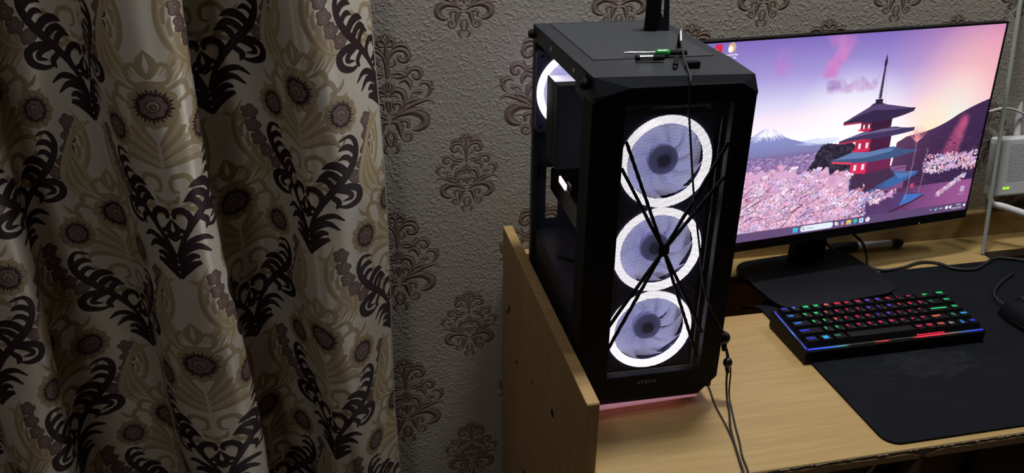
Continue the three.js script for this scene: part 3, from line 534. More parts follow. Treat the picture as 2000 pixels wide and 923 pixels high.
{
  const t = thing('wired_earphones', 'black wired earphones hung over the computer case with the cable trailing on the desk', 'earphones');
  const y = (a) => D + a, W = (pts, r, n) => part(t, n, tube(pts.map(([x, a, z]) => [x, y(a), z]), r, 120, 8), M.rubber);
  part(t, 'jack', rod([0.5885, TOP - 0.002, 0.293], [0.5875, TOP + 0.017, 0.295], 0.003, 0.0022), M.blackPlastic);
  part(t, 'jack_sleeve', tube([[0.5875, TOP + 0.015, 0.295], [0.5868, TOP + 0.023, 0.298], [0.583, TOP + 0.022, 0.307], [0.5795, TOP + 0.013, 0.318]], 0.0019, 24), M.steel, 'shiny strain relief');
  W([[0.5795, 0.481, 0.318], [0.568, 0.474, 0.355], [0.556, 0.468, 0.398], [0.5512, 0.460, 0.4196], [0.5494, 0.4528, 0.4208], [0.5615, 0.373, 0.4202], [0.5707, 0.3205, 0.4202], [0.585, 0.255, 0.4202], [0.5994, 0.1909, 0.4202], [0.612, 0.1593, 0.4208], [0.632, 0.125, 0.4208], [0.6465, 0.104, 0.409], [0.649, 0.085, 0.409], [0.652, 0.066, 0.413]], 0.0013, 'cable');
  for (const [x, a, z, q] of [[0.647, 0.098, 0.404, 0.0095], [0.652, 0.064, 0.414, 0.0075]]) {
    const b = part(t, 'earbud', new THREE.SphereGeometry(q, 24, 16).scale(0.85, 1, 0.85).translate(x, y(a), z), M.blackGloss); part(b, 'stem', rod([x - 0.001, y(a - q * 0.5), z], [x + 0.001, y(a - q * 2.0), z + 0.002], 0.0032, 0.0026), M.blackPlastic);
  }
  W([[0.652, 0.05, 0.416], [0.655, 0.028, 0.414], [0.657, 0.006, 0.418], [0.6514, 0.002, 0.4373], [0.6349, 0.002, 0.4779], [0.6193, 0.002, 0.535], [0.6135, 0.001, 0.558], [0.612, -0.01, 0.5605], [0.612, -0.09, 0.562]], 0.0016, 'cable');
  W([[0.651, 0.083, 0.408], [0.660, 0.05, 0.41], [0.6605, 0.01, 0.416], [0.656, 0.002, 0.436], [0.645, 0.002, 0.4692], [0.636, 0.002, 0.50], [0.6268, 0.002, 0.5269], [0.620, 0.001, 0.558], [0.619, -0.01, 0.5605], [0.618, -0.09, 0.562]], 0.0012, 'cable');
  W([[0.622, 0.002, 0.335], [0.64, 0.002, 0.355], [0.6465, 0.002, 0.3744], [0.6375, 0.002, 0.4229], [0.6329, 0.002, 0.4675], [0.628, 0.003, 0.50]], 0.0011, 'cable');
}

// ---------------------------------------------------------------- monitor
const screenTex = (() => {
  const W = 1600, H = 900, [cc, c] = canvas(W, H);
  const poly = (col, ...p) => { c.fillStyle = col; c.beginPath(); c.moveTo(...p[0]); p.slice(1).forEach((q) => c.lineTo(...q)); c.closePath(); c.fill(); };
  const grad = (x0, y0, x1, y1, ...st) => { const g = c.createLinearGradient(x0, y0, x1, y1); st.forEach(([t, k]) => g.addColorStop(t, k)); return g; };
  const rad = (x, y, r, a, b) => { const g = c.createRadialGradient(x, y, 0, x, y, r); g.addColorStop(0, a); g.addColorStop(1, b); return g; };
  // sky of the wallpaper picture
  c.fillStyle = grad(0, 0, 0, 520, [0, 'rgb(126,106,184)'], [0.3, 'rgb(166,152,214)'], [0.52, 'rgb(212,208,240)'], [0.68, 'rgb(252,232,246)'], [0.85, 'rgb(255,248,252)'], [1, 'rgb(255,250,252)']); c.fillRect(0, 0, W, 620);
  c.fillStyle = rad(1600, 110, 640, 'rgba(240,150,172,0.85)', 'rgba(238,150,180,0)'); c.fillRect(0, 0, W, 620);
  c.fillStyle = rad(1440, 290, 330, 'rgba(255,205,190,0.8)', 'rgba(255,214,200,0)'); c.fillRect(0, 0, W, 620);
  c.fillStyle = rad(1400, 400, 230, 'rgba(228,246,240,0.75)', 'rgba(235,245,240,0)'); c.fillRect(0, 0, W, 620);
  c.fillStyle = rad(1270, 460, 190, 'rgba(255,232,190,0.7)', 'rgba(255,232,190,0)'); c.fillRect(0, 0, W, 620);
  c.fillStyle = rad(820, 430, 330, 'rgba(255,250,252,0.9)', 'rgba(255,250,252,0)'); c.fillRect(0, 0, W, 620);
  // pink clouds
  const puff = (x, y, r, col, al) => { c.fillStyle = rad(x, y, r, `rgba(${col},${al})`, `rgba(${col},0)`); c.fillRect(x - r, y - r, 2 * r, 2 * r); };
  for (let i = 0; i < 420; i++) { const t = rnd(), x = 672 + 66 * rnd() + 26 * Math.sin(t * 5) + (t < 0.3 ? rr(-50, 50) : 0), y = t * 175; puff(x, y, rr(9, 30), ['206,122,192', '216,140,200', '190,116,190'][i % 3], 0.12); }
  for (let i = 0; i < 420; i++) { const t = rnd(), lump = 26 * Math.abs(Math.sin(t * 7.5)), x = 672 + t * 262, y = 250 - rnd() * (22 + lump * 1.6); puff(x, y, rr(6, 17), y > 232 ? '196,160,205' : ['178,138,196', '206,158,205', '160,130,192'][i % 3], 0.16); }
  for (let i = 0; i < 90; i++) puff(rr(665, 735), rr(195, 235), rr(7, 18), '150,120,186', 0.14);
  for (let i = 0; i < 60; i++) { const x = 425 + rr(-25, 40), y = rr(40, 150); c.fillStyle = rad(x, y, 26, 'rgba(205,125,195,0.06)', 'rgba(205,125,195,0)'); c.fillRect(x - 30, y - 30, 60, 60); }
  // far mountain with snow
  c.fillStyle = grad(0, 375, 0, 540, [0, 'rgb(150,160,215)'], [0.5, 'rgb(132,138,192)'], [1, 'rgb(122,112,158)']);
  c.beginPath(); c.moveTo(0, 500); c.quadraticCurveTo(230, 470, 380, 376); c.lineTo(402, 379); c.lineTo(414, 376); c.quadraticCurveTo(480, 430, 545, 446); c.quadraticCurveTo(640, 472, 720, 476); c.lineTo(900, 520); c.lineTo(900, 640); c.lineTo(0, 640); c.closePath(); c.fill();
  c.fillStyle = 'rgb(246,242,255)'; c.beginPath(); c.moveTo(338, 408); c.quadraticCurveTo(362, 394, 380, 376); c.lineTo(402, 379); c.lineTo(414, 376); c.quadraticCurveTo(436, 398, 462, 412); c.quadraticCurveTo(400, 424, 338, 408); c.closePath(); c.fill();
  for (let i = 0; i < 150; i++) { const t = rr(-1, 1), x = 397 + t * 16, e = Math.abs(t), l = rr(0.25, 1) * (62 - 8 * e); c.strokeStyle = i % 4 ? 'rgba(250,246,255,0.75)' : 'rgba(146,152,206,0.5)'; c.lineWidth = rr(1, 2.6); c.beginPath(); c.moveTo(x, 378 + e * 3); c.quadraticCurveTo(x + t * l * 0.7, 384 + l * 0.35, x + t * l * 1.75, 380 + l); c.stroke(); }
  c.fillStyle = 'rgba(205,216,244,0.28)'; for (let i = 0; i < 40; i++) { c.beginPath(); c.ellipse(rr(560, 760), rr(452, 474), rr(14, 34), rr(4, 10), 0, 0, 6.3); c.fill(); }
  // plain with the town
  c.fillStyle = grad(0, 480, 0, 620, [0, 'rgb(122,110,160)'], [1, 'rgb(140,108,160)']); c.fillRect(0, 505, 1000, 160);
  for (let i = 0; i < 2600; i++) { const y = 512 + 110 * Math.pow(rnd(), 0.8); c.fillStyle = ['rgba(225,200,230,.7)', 'rgba(100,80,130,.7)', 'rgba(160,120,170,.7)', 'rgba(190,150,190,.7)'][i % 4]; c.fillRect(rr(0, 900), y, rr(3, 12), rr(2, 5)); }
  // right hillside
  c.fillStyle = grad(1200, 400, 1500, 640, [0, 'rgb(92,58,92)'], [0.5, 'rgb(66,40,78)'], [1, 'rgb(56,36,74)']);
  c.beginPath(); c.moveTo(1150, 486); c.lineTo(1240, 474); c.quadraticCurveTo(1340, 458, 1425, 408); c.quadraticCurveTo(1510, 368, 1600, 345); c.lineTo(1600, 760); c.lineTo(1080, 760); c.lineTo(1100, 510); c.closePath(); c.fill();
  for (let i = 0; i < 260; i++) { const k = rnd(), q = rnd(), x = 1480 - 90 * q + 70 * k * (0.4 + q) - 20, y = 420 + 190 * q + rr(-14, 14); c.fillStyle = rad(x, y, rr(14, 36), `rgba(${170 + 40 * k | 0},${70 + 30 * k | 0},${120 + 20 * k | 0},0.11)`, 'rgba(190,80,125,0)'); c.fillRect(x - 40, y - 40, 80, 80); }
  for (let i = 0; i < 500; i++) { c.fillStyle = ['rgba(40,24,54,.5)', 'rgba(120,60,100,.35)', 'rgba(80,50,100,.5)'][i % 3]; c.fillRect(rr(1120, 1600), rr(500, 760), rr(4, 20), rr(2, 7)); }
  for (let i = 0; i < 130; i++) { const a = rr(-2.6, -0.5), l = rr(20, 70); c.strokeStyle = 'rgba(245,150,150,0.4)'; c.lineWidth = 1.5; c.beginPath(); c.moveTo(1215, 520); c.lineTo(1215 + Math.cos(a) * l, 520 + Math.sin(a) * l * 1.25); c.stroke(); }
  // dark pines left of the tower
  for (let i = 0; i < 900; i++) { const x = rr(630, 905), top = x < 688 ? 611 - (x - 630) * 2.1 : 484 + Math.max(0, x - 830) * 0.6, y = rr(top, 625); c.fillStyle = ['rgb(44,38,58)', 'rgb(58,52,70)', 'rgb(34,28,46)'][i % 3]; c.beginPath(); c.ellipse(x, y, rr(6, 14), rr(4, 9), rr(-0.6, 0.6), 0, 6.3); c.fill(); }
  // lower ground
  c.fillStyle = grad(0, 600, 0, 860, [0, 'rgb(132,92,140)'], [1, 'rgb(116,66,110)']); c.fillRect(0, 625, 1180, 240);
  c.fillStyle = grad(1100, 700, 1500, 860, [0, 'rgb(60,36,64)'], [0.5, 'rgb(120,70,124)'], [1, 'rgb(150,84,140)']); c.fillRect(1100, 740, 500, 120);
  // tower: four visible storeys with curved roofs
  const roof = (l, y0, pk, r, y1, th, tone) => { c.fillStyle = tone; c.beginPath(); c.moveTo(l[0], l[1]); c.quadraticCurveTo((l[0] + pk[0]) / 2, l[1] - 12, pk[0], pk[1]); c.lineTo(r[2], r[3]); c.quadraticCurveTo((r[0] + r[2]) / 2, r[1] - 6 + 8, r[0], r[1]); c.lineTo(r[0] - 6, r[1] + th); c.quadraticCurveTo((r[0] + y0[0]) / 2, y0[1] + 2, y0[0], y0[1]); c.quadraticCurveTo((l[0] + y0[0]) / 2, y0[1] - 4, l[0], l[1] + th); c.closePath(); c.fill(); };
  const body = (x0, y0, x1, y1, mid, dark, red) => { poly(red, [x0, y0], [mid, y0], [mid, y1 + 8], [x0, y1]); poly(dark, [mid, y0], [x1, y0], [x1, y1 - 6], [mid, y1 + 8]); c.fillStyle = 'rgb(235,225,235)'; for (const t of [0.22, 0.7]) c.fillRect(x0 + (mid - x0) * t, y0 + (y1 - y0) * 0.38, (mid - x0) * 0.17, (y1 - y0) * 0.42); c.fillStyle = 'rgb(225,45,85)'; c.fillRect(x0 - 12, y1 - 9, mid - x0 + 14, 5); c.fillRect(x0 - 12, y1 - 2, mid - x0 + 14, 3); };
  roof([735, 652], [960, 742], [850, 636], [1256, 662, 1090, 640], 0, 14, 'rgb(58,100,160)'); poly('rgb(66,46,76)', [868, 632], [1085, 628], [1125, 672], [955, 742], [860, 700]); poly('rgb(90,126,186)', [740, 656], [850, 642], [880, 690], [820, 704]); poly('rgb(82,120,180)', [1110, 650], [1252, 664], [1150, 692]);
  body(857, 570, 1083, 636, 948, 'rgb(112,36,78)', 'rgb(206,44,88)');
  roof([750, 561], [945, 588], [866, 527], [1221, 550, 1085, 527], 0, 12, 'rgb(64,84,128)'); poly('rgb(96,124,172)', [758, 560], [866, 531], [1090, 534], [1080, 548], [930, 566]);
  poly('rgb(222,70,90)', [752, 566], [860, 580], [858, 590], [754, 576]);
  body(866, 470, 1062, 532, 950, 'rgb(70,28,62)', 'rgb(178,36,78)');
  roof([776, 474], [930, 478], [930, 430], [1190, 444, 1080, 432], 0, 16, 'rgb(64,52,92)'); poly('rgb(110,96,140)', [786, 471], [930, 434], [1130, 440], [1090, 448], [936, 452]); poly('rgb(190,50,80)', [778, 481], [920, 474], [918, 482], [780, 489]);
  body(882, 392, 1050, 436, 938, 'rgb(58,26,56)', 'rgb(120,34,68)');
  roof([785, 386], [930, 400], [930, 314], [1171, 350, 974, 312], 0, 16, 'rgb(52,38,72)'); poly('rgb(84,66,110)', [792, 384], [926, 322], [976, 318], [1150, 350], [1060, 352], [940, 344]); poly('rgb(176,48,78)', [787, 394], [880, 392], [880, 400], [789, 402]);
  c.fillStyle = 'rgb(46,28,58)'; c.fillRect(940, 296, 40, 20); for (let i = 0; i < 17; i++) { c.beginPath(); c.ellipse(962, 288 - i * 8.6, 11 - i * 0.35, 3.6, 0, 0, 6.3); c.fill(); } c.fillRect(959, 110, 6, 190); c.fillRect(955, 122, 14, 26); poly('rgb(46,28,58)', [957, 120], [962, 94], [967, 120]);
  c.strokeStyle = 'rgba(130,100,140,0.6)'; c.lineWidth = 1.5; c.beginPath(); c.moveTo(965, 140); c.quadraticCurveTo(985, 240, 1000, 330); c.stroke();
  // nearest roof slope, lower right
  poly('rgb(86,60,110)', [1010, 735], [1310, 782], [1240, 820], [1120, 862], [850, 865]); poly('rgb(66,112,190)', [1200, 775], [1318, 784], [1245, 816], [1180, 830]); c.strokeStyle = 'rgb(60,30,56)'; c.lineWidth = 7; c.beginPath(); c.moveTo(1316, 790); c.quadraticCurveTo(1220, 836, 1080, 868); c.stroke();
  poly('rgb(70,96,176)', [800, 800], [850, 780], [780, 866], [735, 866]);
  // bare birch trunks
  for (const [x, y0, y1, w] of [[1215, 470, 800, 6], [1290, 560, 780, 5]]) { c.strokeStyle = 'rgba(190,150,172,0.7)'; c.lineWidth = w * 0.6; c.beginPath(); c.moveTo(x, y0); c.quadraticCurveTo(x + 5, (y0 + y1) / 2, x - 8, y1); c.stroke(); for (let k = 0; k < 14; k++) { const yy = y0 + (y1 - y0) * rnd() * 0.7; c.lineWidth = 1; c.beginPath(); c.moveTo(x, yy); c.lineTo(x + rr(-26, 26), yy - rr(10, 30)); c.stroke(); } }
  c.fillStyle = rad(1235, 735, 18, 'rgba(255,90,110,1)', 'rgba(255,80,110,0)'); c.fillRect(1210, 710, 50, 50);
  // cherry blossom: clusters of small petals over dark twigs
  const tops = (x) => x < 560 ? 590 - 30 * Math.sin(x / 260) : x < 740 ? 590 - (x - 560) * 0.05 : x < 870 ? 600 + Math.abs(x - 800) * 0.2 : x < 1180 ? 700 + 40 * Math.sin((x - 870) / 120) + (x - 870) * 0.02 : 2000;
  c.strokeStyle = 'rgba(86,40,70,0.8)'; for (let i = 0; i < 90; i++) { c.lineWidth = rr(1.5, 4); let x = rr(0, 1100), y = rr(640, 880), a = rr(-1.2, 0.3); c.beginPath(); c.moveTo(x, y); for (let k = 0; k < 5; k++) { x += Math.cos(a) * 26; y += Math.sin(a) * 18; a += rr(-0.5, 0.5); c.lineTo(x, y); } c.stroke(); }
  c.fillStyle = 'rgb(214,168,204)'; c.beginPath(); c.moveTo(-5, 900); for (let x = -5; x <= 940; x += 12) c.lineTo(x, Math.min(tops(x), 740) + 14 + 10 * Math.sin(x * 0.11)); c.lineTo(900, 830); c.lineTo(760, 900); c.closePath(); c.fill();
  for (let i = 0; i < 240; i++) { const x = rr(0, 860), y = rr(640, 880); puff(x, y, rr(18, 46), ['238,170,190', '196,150,204', '240,196,214', '176,120,176'][i % 4], 0.35); }
  const TONES = [[238, 200, 226], [230, 176, 208], [214, 168, 214], [192, 180, 228], [238, 166, 190], [246, 220, 238]];
  const petal = (x, y, r, tone, k) => { c.fillStyle = `rgb(${tone.map((v) => clamp(v * k, 0, 255) | 0)})`; c.beginPath(); c.ellipse(x, y, r, r * rr(0.6, 0.95), rr(0, 3), 0, 6.3); c.fill(); };
  const cluster = (x, y, R, n, q = 1.8) => { const tone = TONES[rnd() * 6 | 0]; for (let k = 0; k < n; k++) { const u = rr(-1, 1), v = rr(-1, 1); petal(x + u * R * q, y + v * R, rr(2.6, 6.5), tone, k < n * 0.2 ? rr(0.62, 0.78) : 0.9 + 0.12 * rnd() - 0.1 * v); } };
  const spots = []; for (let i = 0; i < 560; i++) { const x = rr(-20, 1140), t = tops(x); if (t > 900) continue; const y = t + (885 - t) * Math.pow(rnd(), 0.8); if ((x > 960 && y > 800 - (x - 960) * 0.1) || (x > 735 && x < 850 && y > 632 && y < 690)) continue; spots.push([x, y, t]); }
  spots.sort((p, q) => p[1] - q[1]); for (const [x, y, t] of spots) cluster(x, y, 12 + (y - t) / 300 * 14, 14 + rnd() * 16 | 0);
  for (let i = 0; i < 110; i++) cluster(rr(1300, 1600), 640 + rr(-45, 45), 9, 9, 3.2);
  for (let i = 0; i < 30; i++) cluster(1400 + i * 5, 800 - i * 3, 10, 8, 1.4);
  for (let i = 0; i < 60; i++) { c.strokeStyle = 'rgba(80,36,66,0.75)'; c.lineWidth = rr(1.5, 3.5); let x = rr(250, 1050), y = rr(690, 860); c.beginPath(); c.moveTo(x, y); c.quadraticCurveTo(x + rr(10, 50), y - rr(10, 40), x + rr(40, 110), y - rr(5, 60)); c.stroke(); }
  // task bar
  c.fillStyle = 'rgba(92,70,112,0.93)'; c.fillRect(0, 858, W, 42);
  const rrect = (x, y, w, h, r, col) => { c.fillStyle = col; c.beginPath(); c.roundRect(x, y, w, h, r); c.fill(); };
  rrect(592, 868, 13, 11, 1, 'rgb(60,200,240)'); rrect(606, 868, 13, 11, 1, 'rgb(60,200,240)'); rrect(592, 880, 13, 11, 1, 'rgb(50,180,235)'); rrect(606, 880, 13, 11, 1, 'rgb(50,180,235)');
  rrect(632, 864, 180, 29, 14, 'rgb(226,236,246)'); c.strokeStyle = 'rgb(70,70,80)'; c.lineWidth = 2; c.beginPath(); c.arc(648, 877, 5.5, 0, 6.3); c.moveTo(652, 881); c.lineTo(657, 886); c.stroke(); c.fillStyle = 'rgb(120,122,130)'; c.font = '15px sans-serif'; c.fillText('Поиск', 666, 884);
  rrect(822, 868, 15, 15, 2, 'rgb(245,245,250)'); rrect(829, 874, 15, 14, 2, 'rgb(190,192,205)'); c.fillStyle = 'rgb(240,120,90)'; c.beginPath(); c.arc(867, 879, 11, 0.5, 3.6); c.fill(); c.fillStyle = 'rgb(70,140,240)'; c.beginPath(); c.arc(865, 877, 10, 3.4, 6.6); c.fill(); c.fillStyle = 'rgb(230,200,250)'; c.beginPath(); c.arc(866, 878, 4, 0, 6.3); c.fill();
  rrect(888, 868, 26, 22, 3, 'rgb(250,205,70)'); rrect(894, 880, 14, 9, 2, 'rgb(90,160,235)'); c.fillStyle = 'rgb(30,170,190)'; c.beginPath(); c.arc(937, 878, 12, 0, 6.3); c.fill(); c.fillStyle = 'rgb(80,220,150)'; c.beginPath(); c.arc(940, 874, 6, 0, 6.3); c.fill();
  rrect(961, 867, 23, 23, 4, 'rgb(210,230,248)'); rrect(967, 873, 11, 10, 2, 'rgb(90,150,220)'); c.fillStyle = 'rgb(245,245,248)'; c.beginPath(); c.arc(1009, 878, 12, 0, 6.3); c.fill(); c.strokeStyle = 'rgb(150,120,120)'; c.beginPath(); c.moveTo(1004, 872); c.lineTo(1009, 879); c.lineTo(1014, 872); c.moveTo(1009, 879); c.lineTo(1009, 886); c.stroke();
  c.strokeStyle = c.fillStyle = 'rgb(235,235,245)'; c.beginPath(); c.moveTo(1375, 880); c.lineTo(1381, 874); c.lineTo(1387, 880); c.stroke(); c.fillStyle = 'rgb(120,200,225)'; c.beginPath(); c.moveTo(1402, 880); c.lineTo(1420, 868); c.lineTo(1414, 888); c.fill(); c.fillStyle = 'rgb(240,240,248)'; c.font = '13px sans-serif'; c.fillText('РУС', 1432, 882);
  c.beginPath(); c.arc(1478, 877, 9, 0, 6.3); c.fill(); c.fillRect(1493, 872, 6, 9); c.beginPath(); c.moveTo(1498, 872); c.lineTo(1507, 867); c.lineTo(1507, 888); c.lineTo(1498, 882); c.fill(); c.font = '12px sans-serif'; c.fillText('23:02', 1534, 873); c.fillText('20.05.2025', 1512, 890); c.beginPath(); c.arc(1586, 876, 7, 0, 6.3); c.fill();
  // desktop icons
  rrect(36, 8, 34, 30, 3, 'rgb(70,205,225)'); rrect(100, 6, 33, 40, 4, 'rgb(205,45,70)'); rrect(94, 26, 18, 20, 4, 'rgb(245,245,250)');
  c.fillStyle = 'rgb(206,170,140)'; c.beginPath(); c.ellipse(178, 22, 18, 21, 0, 0, 6.3); c.fill(); c.fillStyle = 'rgb(255,246,236)'; c.beginPath(); c.ellipse(172, 28, 11, 14, 0.3, 0, 6.3); c.fill();
  c.fillStyle = 'white'; c.font = 'bold 10px sans-serif'; c.textAlign = 'center'; c.fillText('Dota 2', 114, 57); c.fillText('Lord Of The', 180, 55); c.fillText('Rings - Th...', 180, 67);
  rrect(1538, 772, 26, 30, 4, 'rgba(200,190,220,0.75)'); c.font = '11px sans-serif'; c.fillText('Корзина', 1549, 816); c.textAlign = 'left';
  c.fillStyle = 'white'; c.beginPath(); c.moveTo(948, 690); c.lineTo(958, 704); c.lineTo(950, 706); c.fill();
  return canvasTex(cc, true, false);
})();
{
  const SW = 0.5974, SH = SW * 9 / 16;
  const t = thing('computer_monitor', 'slim black desktop monitor showing a pagoda landscape wallpaper', 'monitor', [0.984, D, 0.1127]);
  t.rotation.y = 0.1071;
  const tilt = -0.0568, yb = 0.0951, bz = 0.0035, chin = 0.0165;
  const tl = (g) => g.rotateX(tilt).translate(0, yb, 0);
  part(t, 'rear_cover', tl(bx(-SW / 2 - bz, SW / 2 + bz, -chin, SH + bz, -0.016, -0.0012, 0.0025)), M.blackPlastic);
  const fr = []; fr.push(bx(-SW / 2 - bz, SW / 2 + bz, -chin, 0, -0.002, 0.0012), bx(-SW / 2 - bz, SW / 2 + bz, SH, SH + bz, -0.002, 0.0012), bx(-SW / 2 - bz, -SW / 2, 0, SH, -0.002, 0.0012), bx(SW / 2, SW / 2 + bz, 0, SH, -0.002, 0.0012));
  part(t, 'bezel', tl(merge(fr)), M.blackGloss);
  const sg = new THREE.PlaneGeometry(SW, SH).translate(0, SH / 2, 0.0002);
  const scr = part(t, 'screen', tl(sg), new THREE.MeshStandardMaterial({ color: lin(0.01, 0.01, 0.01), roughness: 0.45, emissive: 0xffffff, emissiveMap: screenTex, emissiveIntensity: 1.06 }), 'lit screen with pagoda picture');
  const l = new THREE.RectAreaLight(lin(0.9, 0.75, 1.0), 0.12, SW * 0.98, SH * 0.96); l.name = 'screen_light'; l.position.set(0, yb + SH / 2, 0.012); l.rotation.set(tilt, Math.PI, 0); t.add(l);
  part(t, 'rear_housing', tl(bx(-0.14, 0.14, 0.01, 0.2, -0.036, -0.016, 0.006)), M.blackPlastic);
  part(t, 'logo_mark', tl(bx(0.194, 0.1965, -chin + 0.0012, -chin + 0.0032, 0.0012, 0.0016)), M.whitePlastic, 'tiny white power light');
  // column leaning on a rounded foot plate
  const cs = new THREE.Shape(); cs.moveTo(-0.032, 0); cs.lineTo(0.032, 0); cs.lineTo(0.027, 0.16); cs.lineTo(-0.027, 0.16); cs.closePath();
  part(t, 'column', new THREE.ExtrudeGeometry(cs, { depth: 0.016, bevelEnabled: true, bevelSize: 0.002, bevelThickness: 0.002, bevelSegments: 2 }).translate(0.002, 0.009, -0.058), M.blackPlastic);
  const fs = new THREE.Shape(), a = 0.1195, b = 0.086, q = 0.045; fs.moveTo(-a + q, -b); fs.lineTo(a - q, -b); fs.quadraticCurveTo(a, -b, a, -b + q); fs.lineTo(a, b - q); fs.quadraticCurveTo(a, b, a - q, b); fs.lineTo(-a + q, b); fs.quadraticCurveTo(-a, b, -a, b - q); fs.lineTo(-a, -b + q); fs.quadraticCurveTo(-a, -b, -a + q, -b);
  part(t, 'foot_plate', new THREE.ExtrudeGeometry(fs, { depth: 0.006, bevelEnabled: true, bevelSize: 0.0015, bevelThickness: 0.001, bevelSegments: 2, curveSegments: 16 }).rotateX(-Math.PI / 2).translate(-0.0245, 0.0042, 0.012), mat(lin(0.005, 0.006, 0.0095), 0.55, { specularIntensity: 0.45, bumpMap: plasticBump, bumpScale: 0.0001 }));
}
// ---------------------------------------------------------------- desk mat, keyboard, mouse
{
  const x0 = 0.8215, x1 = 1.62, z0 = 0.122, z1 = 0.5455, R = 0.022, T = 0.003, NX = 90, NZ = 60, pos = [], idx = [], uv = [];
  const droop = (x, z) => { const over = clamp((0.205 - z) / 0.09), left = clamp((0.95 - x) / 0.09); return -0.052 * Math.pow(over, 1.5) * Math.pow(left, 1.2); };
  // rounded-rectangle map of a grid
  const put = (u, v, top) => { let x = x0 + (x1 - x0) * u, z = z0 + (z1 - z0) * v; const cx = x < x0 + R ? x0 + R : x > x1 - R ? x1 - R : x, cz = z < z0 + R ? z0 + R : z > z1 - R ? z1 - R : z, dx = x - cx, dz = z - cz; if (dx && dz) { const m = Math.max(Math.abs(dx), Math.abs(dz)), l = Math.hypot(dx, dz); x = cx + dx * m / l; z = cz + dz * m / l; } const inset = top ? 0 : 0; pos.push(x, D + 0.0004 + (top ? T : 0) + droop(x, z), z); uv.push((x - x0) / (x1 - x0), (z - z0) / (z1 - z0)); };
  const us = [], vs = []; for (let i = 0; i <= NX; i++) us.push(i < 10 ? i / 10 * R / (x1 - x0) : i > NX - 10 ? 1 - (NX - i) / 10 * R / (x1 - x0) : R / (x1 - x0) + (i - 10) / (NX - 20) * (1 - 2 * R / (x1 - x0)));
  for (let j = 0; j <= NZ; j++) vs.push(j < 10 ? j / 10 * R / (z1 - z0) : j > NZ - 10 ? 1 - (NZ - j) / 10 * R / (z1 - z0) : R / (z1 - z0) + (j - 10) / (NZ - 20) * (1 - 2 * R / (z1 - z0)));
  for (const top of [1, 0]) for (const v of vs) for (const u of us) put(u, v, top);
  const n1 = (NX + 1) * (NZ + 1), id = (i, j, k) => k * n1 + j * (NX + 1) + i;
  for (let j = 0; j < NZ; j++) for (let i = 0; i < NX; i++) { idx.push(id(i, j, 0), id(i, j + 1, 0), id(i + 1, j, 0), id(i + 1, j, 0), id(i, j + 1, 0), id(i + 1, j + 1, 0)); idx.push(id(i, j, 1), id(i + 1, j, 1), id(i, j + 1, 1), id(i + 1, j, 1), id(i + 1, j + 1, 1), id(i, j + 1, 1)); }
  for (let i = 0; i < NX; i++) { idx.push(id(i, 0, 0), id(i + 1, 0, 0), id(i, 0, 1), id(i + 1, 0, 0), id(i + 1, 0, 1), id(i, 0, 1)); idx.push(id(i, NZ, 0), id(i, NZ, 1), id(i + 1, NZ, 0), id(i + 1, NZ, 0), id(i, NZ, 1), id(i + 1, NZ, 1)); }
  for (let j = 0; j < NZ; j++) { idx.push(id(0, j, 0), id(0, j, 1), id(0, j + 1, 0), id(0, j + 1, 0), id(0, j, 1), id(0, j + 1, 1)); idx.push(id(NX, j, 0), id(NX, j + 1, 0), id(NX, j, 1), id(NX, j + 1, 0), id(NX, j + 1, 1), id(NX, j, 1)); }
  const g = new THREE.BufferGeometry(); g.setAttribute('position', new THREE.Float32BufferAttribute(pos, 3)); g.setAttribute('uv', new THREE.Float32BufferAttribute(uv, 2)); g.setIndex(idx); g.computeVertexNormals();
  const cloth = noiseGrid(512, 512, 77), spots = noiseGrid(16, 16, 78);
  const streak = noiseGrid(40, 14, 79), worn = noiseGrid(24, 24, 80);
  const pm = dataTex(1600, 850, (u, v) => {
    const n = cloth(u * 1600, v * 850), s = spots(u * 16, v * 16), x = x0 + u * (x1 - x0), z = z0 + v * (z1 - z0);
    const e = Math.hypot((x - 0.99) / 0.085, (z - 0.395) / 0.036) + 1.1 * (worn(u * 60, v * 60) - 0.5), chalk = e < 1 ? 0.030 * clamp((1 - e) * 2.2) * (0.35 + streak(u * 90, v * 60) + 0.5 * n) : 0;   // chalky wear on the cloth
    const k = 0.062 + 0.03 * n + 0.014 * s; return [k * 0.92 + chalk, k * 1.03 + chalk, k * 1.3 + chalk];
  }, true);
  const pb = dataTex(512, 512, (u, v) => { const n = cloth(u * 512, v * 512); return [n, n, n]; }); pb.repeat.set(4, 2.1);
  solo('mouse_pad', 'large black cloth desk mat with rounded corners under the keyboard', 'mouse pad', toCreasedNormals(g, 0.9), mat(0xffffff, 0.85, { map: pm, bumpMap: pb, bumpScale: 0.0003, specularIntensity: 0.22 }));
}
